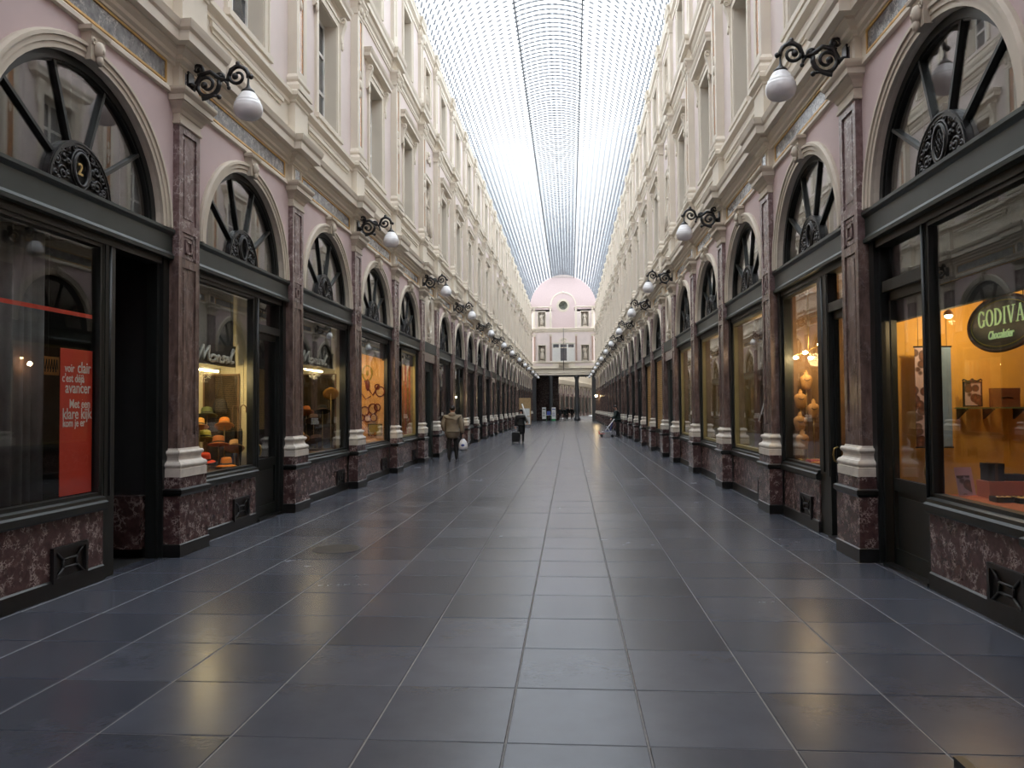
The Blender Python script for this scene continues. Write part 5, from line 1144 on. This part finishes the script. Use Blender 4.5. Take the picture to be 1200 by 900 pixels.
# serif capitals built from strokes
def serif(mb, ch, x, h):
    w = {'G': .72, 'O': .78, 'D': .74, 'I': .30, 'V': .74, 'A': .76}[ch]*h; k = .11*h; d = -.026
    def bar(x0, z0, x1, z1, t):
        L_ = math.hypot(x1-x0, z1-z0); nx, nz = -(z1-z0)/L_*t/2, (x1-x0)/L_*t/2
        P_ = [(x0+nx,z0+nz),(x1+nx,z1+nz),(x1-nx,z1-nz),(x0-nx,z0-nz)]
        mb.add([(d,-a,b_) for a, b_ in P_]+[(d+.006,-a,b_) for a, b_ in P_], [(0,1,2,3),(7,6,5,4),(0,4,5,1),(1,5,6,2),(2,6,7,3),(3,7,4,0)])
    def arc(cx, cz, rx, rz, a0, a1, tmin, tmax, n=16):
        for i in range(n):
            a, b_ = a0+(a1-a0)*i/n, a0+(a1-a0)*(i+1)/n; m_ = (a+b_)/2; bar(cx+rx*math.cos(a), cz+rz*math.sin(a), cx+rx*math.cos(b_), cz+rz*math.sin(b_), tmin+(tmax-tmin)*abs(math.cos(m_)))
    if ch == 'O': arc(x+w/2, h/2, w/2-k/2, h/2-.02*h, 0, 2*PI, .05*h, .16*h, 24)
    if ch == 'G': arc(x+w/2, h/2, w/2-k/2, h/2-.02*h, .22*PI, 1.80*PI, .05*h, .16*h, 22); bar(x+w-k*.7, .06*h, x+w-k*.7, .42*h, .13*h); bar(x+w-k*2.2, .42*h, x+w+k*.4, .42*h, .04*h); bar(x+w-k*.7,.7*h,x+w-k*.7,.94*h,.05*h)
    if ch == 'D': bar(x+k, 0, x+k, h, .14*h); arc(x+k, h/2, w-k*1.6, h/2-.02*h, -PI/2, PI/2, .05*h, .16*h); bar(x-.2*k,.02*h,x+2.6*k,.02*h,.045*h); bar(x-.2*k,.98*h,x+2.6*k,.98*h,.045*h)
    if ch == 'I': bar(x+w/2, 0, x+w/2, h, .14*h); bar(x, .02*h, x+w, .02*h, .045*h); bar(x, .98*h, x+w, .98*h, .045*h)
    if ch == 'V': bar(x+k*.8, h, x+w/2, 0, .14*h); bar(x+w-k*.8, h, x+w/2, 0, .06*h); bar(x-.4*k,.98*h,x+2.2*k,.98*h,.045*h); bar(x+w-2.2*k,.98*h,x+w+.4*k,.98*h,.045*h)
    if ch == 'A': bar(x+k*.8, 0, x+w/2, h, .06*h); bar(x+w-k*.8, 0, x+w/2, h, .14*h); bar(x+w*.28,.34*h,x+w*.72,.34*h,.05*h); bar(x-.4*k,.02*h,x+2.2*k,.02*h,.045*h); bar(x+w-2.2*k,.02*h,x+w+.4*k,.02*h,.045*h)
    return w
b = MB(); hh = .145; x = 0; word = 'GODIVA'
tot = sum({'G': .72, 'O': .78, 'D': .74, 'I': .30, 'V': .74, 'A': .76}[c]*hh+.022 for c in word)-.022
x = -tot/2
for c in word: x += serif(b, c, x, hh)+.022
new('lettering', b.mesh('lettering', ['letter_green']), t, (0, 0, .225))
q = new('script_lettering', text_mesh('Chocolatier', .10, 'letter_green', .003, .35, .002, 'CENTER', .8), t, (-.026, 0, .14)); face_rot(q, 1)
b = MB()
for u in (-.3,.3): b.tube([(0,u,.42),(0,u,1.36)], .004, 5)
new('hanger', b.mesh('hanger', ['iron']), t)
R0 = SF['R0']
b = MB(); b.box(4.30, 5.3, -1.55, .40, 0.02, .885); new('display_platform', b.mesh('display_platform', ['rust_cloth'] if 'rust_cloth' in MATS else [plain('rust_cloth', (.42,.10,.04), .7)], 1), R0, (-4.15,0,0))
for x, y_, z, lb in ((4.64, 8.25, 2.66, 'halogen spotlight with warm bulb beside the hanging banner'), (4.99, 8.22, 2.69, 'halogen spotlight with warm bulb above the brown gift box')):
    l = tag(new('spotlight', None, None, (x, y_, z)), lb, 'lamp'); b = MB(); b.ell((0,0,0), .035,.035,.022); new('bulb', b.mesh('bulb', ['warm_bulb']), l); b = MB(); b.lathe([(.05,.01),(.04,.04),(.012,.07),(.006,.09),(.006,2.90-z)], n=12); new('housing', b.mesh('housing', ['felt_brown']), l)
    point('spot_light', (0,-.03,-.06), 3.8, (1,.70,.34), .03, l)
m, nt, N, L, P = nt_new('chocolate_print'); g = N.new('ShaderNodeTexCoord')
vo = N.new('ShaderNodeTexVoronoi'); vo.inputs['Scale'].default_value = 13; L.new(g.outputs['Object'], vo.inputs['Vector']); r_ = N.new('ShaderNodeValToRGB'); L.new(vo.outputs['Distance'], r_.inputs[0])
vo.inputs['Scale'].default_value = 11
cr = r_.color_ramp; cr.elements[0].color = (.30,.14,.09,1); cr.elements[1].color = (.40,.30,.34,1); cr.elements[1].position = .62
e_ = cr.elements.new(.28); e_.color = (.12,.045,.03,1); e_ = cr.elements.new(.52); e_.color = (.05,.022,.02,1)
L.new(r_.outputs[0], P.inputs['Base Color']); MATS['chocolate_print'] = m
plain('print_blue', (.14,.22,.36), .5, var=.3, scale=3); plain('print_pink', (.62,.36,.36), .5)
t = tag(new('banner', None, None, (4.685, 8.72, 1.28)), 'hanging banner with mauve chocolates picture and blue side', 'banner')
b = MB(); b.box(-.19,.03,-.004,.004,0,1.1); new('picture_half', b.mesh('picture_half', ['chocolate_print']), t); b = MB(); b.box(.03,.19,-.004,.004,0,1.1); new('blue_half', b.mesh('blue_half', ['print_blue']), t)
b = MB(); b.tube([(-.2,0,1.1),(.2,0,1.1)], .010, 6); b.tube([(-.2,0,0),(.2,0,0)], .010, 6); b.tube([(-.15,0,1.1),(-.15,0,1.43)], .003, 4); b.tube([(.15,0,1.1),(.15,0,1.43)], .003, 4); new('rod', b.mesh('rod', ['case_black']), t)
t = tag(new('glass_shelf', None, None, (5.40, 8.79, 1.70)), 'glass shelf on dark brackets against the ochre wall', 'shelf')
b = MB(); b.box(-.52,.52,-.12,.115,0,.012); new('shelf_glass', b.mesh('shelf_glass', ['display_glass']), t); plain('glass_edge', (.10,.16,.08), .2); b = MB(); b.box(-.52,.52,-.124,-.12,-.001,.013); new('glass_edge', b.mesh('glass_edge', ['glass_edge']), t)
for x in (-.38,-.10,.22,.45):
    b = MB(); b.box(x-.012,x+.012,-.10,.115,-.02,0); b.add([(x-.01,.115,-.02),(x+.01,.115,-.02),(x+.01,.115,-.12),(x-.01,.115,-.12),(x-.01,-.08,-.02),(x+.01,-.08,-.02)], [(0,1,2,3),(4,5,1,0),(3,2,5,4),(0,3,4),(1,5,2)]); new('bracket', b.mesh('bracket', ['case_black']), t)
t = tag(new('picture_frame', None, None, (5.11, 8.75, 1.713)), 'small dark frame with scrolled crest holding a chocolates picture on shelf', 'picture frame')
b = MB(); frame_ring(b, -.012, .012, .085, .02, .27, .014); new('frame', T(b).mesh('frame', ['felt_black']), t); b = MB(); b.box(-.085,.085,-.003,.006,.01,.28); new('picture', b.mesh('picture', ['chocolate_print']), t)
b = MB(); 
for q in (-1,1): b.tube([(0,0,.33),(q*.05,0,.32),(q*.09,0,.34),(q*.105,0,.325)], [.012,.010,.010,.006], 6)
b.ell((0,0,.335), .018,.012,.018); new('crest', b.mesh('crest', ['felt_black']), t, (0,0,-.035))
t = tag(new('gift_box', None, None, (5.445, 8.75, 1.713)), 'brown gift box standing upright on the glass shelf', 'box')
plain('box_brown', (.12,.040,.022), .5); b = MB(); b.box(-.14,.14,-.04,.04,0,.205); new('box_body', b.mesh('box_body', ['box_brown']), t); b = MB(); b.box(-.142,.142,-.042,.042,.15,.207); new('lid', b.mesh('lid', ['box_brown']), t); b = MB(); b.tube([(-.06,-.045,.10),(0,-.046,.11),(.06,-.045,.10)], .005, 5); new('emblem', b.mesh('emblem', ['felt_black']), t)
t = tag(new('photo_card', None, None, (4.44, 7.55, .888)), 'pink card with chocolates picture leaning in chocolate shop window', 'card')
b = MB(); b.box(-.085,.085,-.003,.003,0,.27); c_ = new('card', b.mesh('card', ['print_pink']), t); c_.rotation_euler = (-.25,0,.15); b = MB(); b.box(-.08,.05,-.005,-.003,.01,.19); new('picture', b.mesh('picture', ['chocolate_print']), c_)
def giftbox(lb, x, y_, z, w, d_, h_, mat, rib=None, rz=0):
    t = tag(new('chocolate_box', None, None, (x, y_, z), rz), lb, 'box', 'chocolate boxes on the display platform'); b = MB(); b.box(-w/2,w/2,-d_/2,d_/2,0,h_*.7); new('box_body', b.mesh('box_body', [mat]), t); b = MB(); b.box(-w/2-.003,w/2+.003,-d_/2-.003,d_/2+.003,h_*.7,h_); new('lid', b.mesh('lid', [mat]), t)
    if rib: b = MB(); b.box(-.012,.012,-d_/2-.005,d_/2+.005,0,h_+.003); new('ribbon', b.mesh('ribbon', [rib]), t)
plain('salmon', (.62,.20,.12), .6)
giftbox('salmon flat box under the black chocolate box', 4.70, 7.45, .888, .34, .22, .15, 'salmon')
giftbox('black chocolate box standing on the salmon box', 4.62, 7.46, 1.04, .14, .14, .16, 'felt_black', 'felt_brown')
giftbox('long dark brown box lying on the salmon box', 4.79, 7.46, 1.04, .15, .12, .06, 'felt_black')
giftbox('tall black box at the side of salmon box', 4.98, 7.40, .888, .18, .2, .20, 'felt_black')
for lb, x, y_, w, d_ in (('black tray of gold wrapped chocolates beside salmon box', 4.72, 7.05, .30, .22), ('small black tray of chocolates beside the pink card', 4.52, 7.10, .17, .14)):
    t = tag(new('chocolate_tray', None, None, (x, y_, .888)), lb, 'tray'); b = MB(); b.box(-w/2,w/2,-d_/2,d_/2,0,.02); 
    for a in ((-w/2,-w/2+.01,-d_/2,d_/2),(w/2-.01,w/2,-d_/2,d_/2),(-w/2,w/2,-d_/2,-d_/2+.01),(-w/2,w/2,d_/2-.01,d_/2)): b.box(*a,.02,.045)
    new('tray_base', b.mesh('tray_base', ['felt_black']), t)
    cm = cached('choc', lambda: MB().ell((0,0,.015), .016,.016,.014, 8,5).mesh('chocolate', ['gold']))
    for i in range(int((w-.04)/.042)):
        for j in range(int((d_-.03)/.042)): new('chocolate', cm, t, (-w/2+.038+i*.042, -d_/2+.035+j*.042, .02))

# ---- bust display
plain('tan_bust', (.50,.26,.09), .7, var=.12); R1 = SF['R1']
b = MB(); b.box(4.30, 5.4, -.20, 1.6, .02, .88); new('display_platform', b.mesh('display_platform', ['brown_wall'], 1), R1, (-4.15,0,0))
BV = MB(); BV.lathe([(.045,0),(.07,.02),(.085,.08),(.10,.15),(.095,.20),(.06,.225),(.032,.24),(.03,.28),(.025,.285)], n=16, sx=1, sy=.6); BM = BV.mesh('torso', ['tan_bust'])
CM = MB().ell((0,0,.295), .018,.018,.014).mesh('neck_knob', ['gold'])
for i, (x, y_, z, lb) in enumerate(((4.50,12.62,2.00,'tan necklace bust on tallest stand beneath the warm bulbs'), (4.40,12.60,1.70,'tan necklace bust on tall stand by the window edge'), (4.36,12.52,1.34,'tan necklace bust on middling stand by the window edge'), (4.60,12.6,1.54,'tan necklace bust standing furthest from the window glass'), (4.35,12.36,1.06,'tan necklace bust on the shortest stand'))):
    t = tag(new('necklace_bust', None, None, (x, y_, .888)), lb, 'bust', 'busts in the lamplit window'); zz = z-.888
    new('torso', BM, t, (0,0,zz)); new('neck_knob', CM, t, (0,0,zz)); b = MB(); b.tube([(0,0,.01),(0,0,zz+.02)], .008, 6); b.lathe([(.06,0),(.06,.01),(.012,.02)], n=12); new('stand', b.mesh('stand', ['brass']), t)
    b = MB(); b.tube([(.055*math.cos(a),-.03-.03*abs(math.sin(a)),.20+.06*math.sin(a)) for a in [PI+i*PI/10 for i in range(11)]], .006, 5); new('necklace', b.mesh('necklace', ['felt_black']), t, (0,0,zz))
for i, (x, y_, c_, lb) in enumerate(((4.40,11.9,'cloth_red','folded red cloth lying under the tan busts'), (4.55,12.05,'felt_tan','folded tan cloth lying under the tan busts'), (4.38,11.5,'felt_orange','folded amber cloth lying under the tan busts'))):
    t = tag(new('folded_cloth', None, None, (x, y_, .888), .3*i), lb, 'cloth'); 
    for k in range(3): b = MB(); b.ret([(0,.012*k),(.006,.012*k+.006),(0,.012*k+.012)], -.1, .1, .14-.008*k); new('fold', b.mesh('fold', [c_]), t)
t = tag(new('chandelier', None, None, (4.48, 12.4, 2.50)), 'brass lamp with four warm bulbs hanging above tan busts', 'lamp')
b = MB(); b.tube([(0,0,.05),(0,0,1.07)], .008, 6)
for x, y_, z in ((-.20,0,0),(-.09,-.12,.07),(.06,.1,.0),(.16,-.05,.20)): b.tube([(0,0,.12),(x*.6,y_*.6,.06+z*.5),(x,y_,z+.05)], .008, 6)
new('arms', b.mesh('arms', ['brass']), t)
for x, y_, z in ((-.20,0,0),(-.09,-.12,.07),(.06,.1,.0),(.16,-.05,.20)): b = MB(); b.ell((x,y_,z), .042,.042,.026, 10,6); new('bulb', b.mesh('bulb', ['warm_bulb']), t)
point('chandelier_light', (0,-.25,-.05), 4, (1,.66,.30), .1, t)
t = tag(new('light_bar', None, None, (4.80, 11.0, 2.80)), 'short warm light bar inside the dark door by tan busts', 'lamp'); b = MB(); b.box(-.10,.10,-.03,.03,0,.04); new('tube', b.mesh('tube', ['warm_bulb']), t); b = MB(); b.box(-.11,.11,-.035,.035,.04,.06); b.tube([(0,0,.06),(0,0,.76)], .006, 5); new('fitting', b.mesh('fitting', ['alu']), t)
point('bar_light', (0,-.1,-.06), 1.5, (1,.66,.30), .06, t)
# ---- lamps in the rose windows and the lit globes further on
for i, u in enumerate((14.2, 18.2, 22.0)):
    t = tag(new('ceiling_lamp', None, None, (4.52, u, 3.05)), 'small warm lamp in the %s rose window from the bust display' % ORD[i], 'lamp'); b = MB(); b.lathe([(.03,0),(.035,.02),(.03,.05)], n=10); new('bulb', b.mesh('bulb', ['dim_bulb']), t); b = MB(); b.lathe([(.04,.05),(.03,.08),(.01,.1),(.01,.53)], n=10); new('fitting', b.mesh('fitting', ['iron']), t)
    point('rose_light', (0,.3,-.1), 5, (1,.62,.36), .06, t)
t = tag(new('globe_lantern', None, None, (3.9, 86.5, 2.95)), 'lit warm globe lantern on iron arm far along the chocolate shop side', 'wall lamp'); b = MB(); b.ell((-.22,0,0), .12,.12,.12, 14,10); new('globe', b.mesh('globe', ['warm_bulb']), t); b = MB(); b.tube([(.02,0,.15),(-.1,0,.28),(-.22,0,.25),(-.22,0,.16)], .02, 6); new('arm', b.mesh('arm', ['iron']), t)
t = tag(new('globe_pendant', None, None, (-4.6, 33.6, 2.25)), 'lit warm globe hanging inside unlit window on the hat shop side', 'lamp'); b = MB(); b.ell((0,0,0), .10,.10,.10, 12,8); new('globe', b.mesh('globe', ['warm_bulb']), t); b = MB(); b.tube([(0,0,.09),(0,0,1.32)], .008, 5); new('stem', b.mesh('stem', ['iron']), t)
# ---- flat black case standing by the viewpoint
t = tag(new('portfolio_case', None, None, (2.30, 3.0, 0)), 'thin flat black case standing on the floor near the chocolate shop', 'case')
b = MB(); b.box(-.02,.02,-.36,.335,.004,.295); new('case_body', b.mesh('case_body', ['case_black']), t); b = MB(); b.box(-.022,.022,-.362,.337,.290,.300); new('rim', b.mesh('rim', ['iron']), t); b = MB(); b.tube([(0,-.1,.30),(0,-.09,.335),(0,.06,.335),(0,.07,.30)], .009, 6); new('handle', b.mesh('handle', ['case_black']), t)
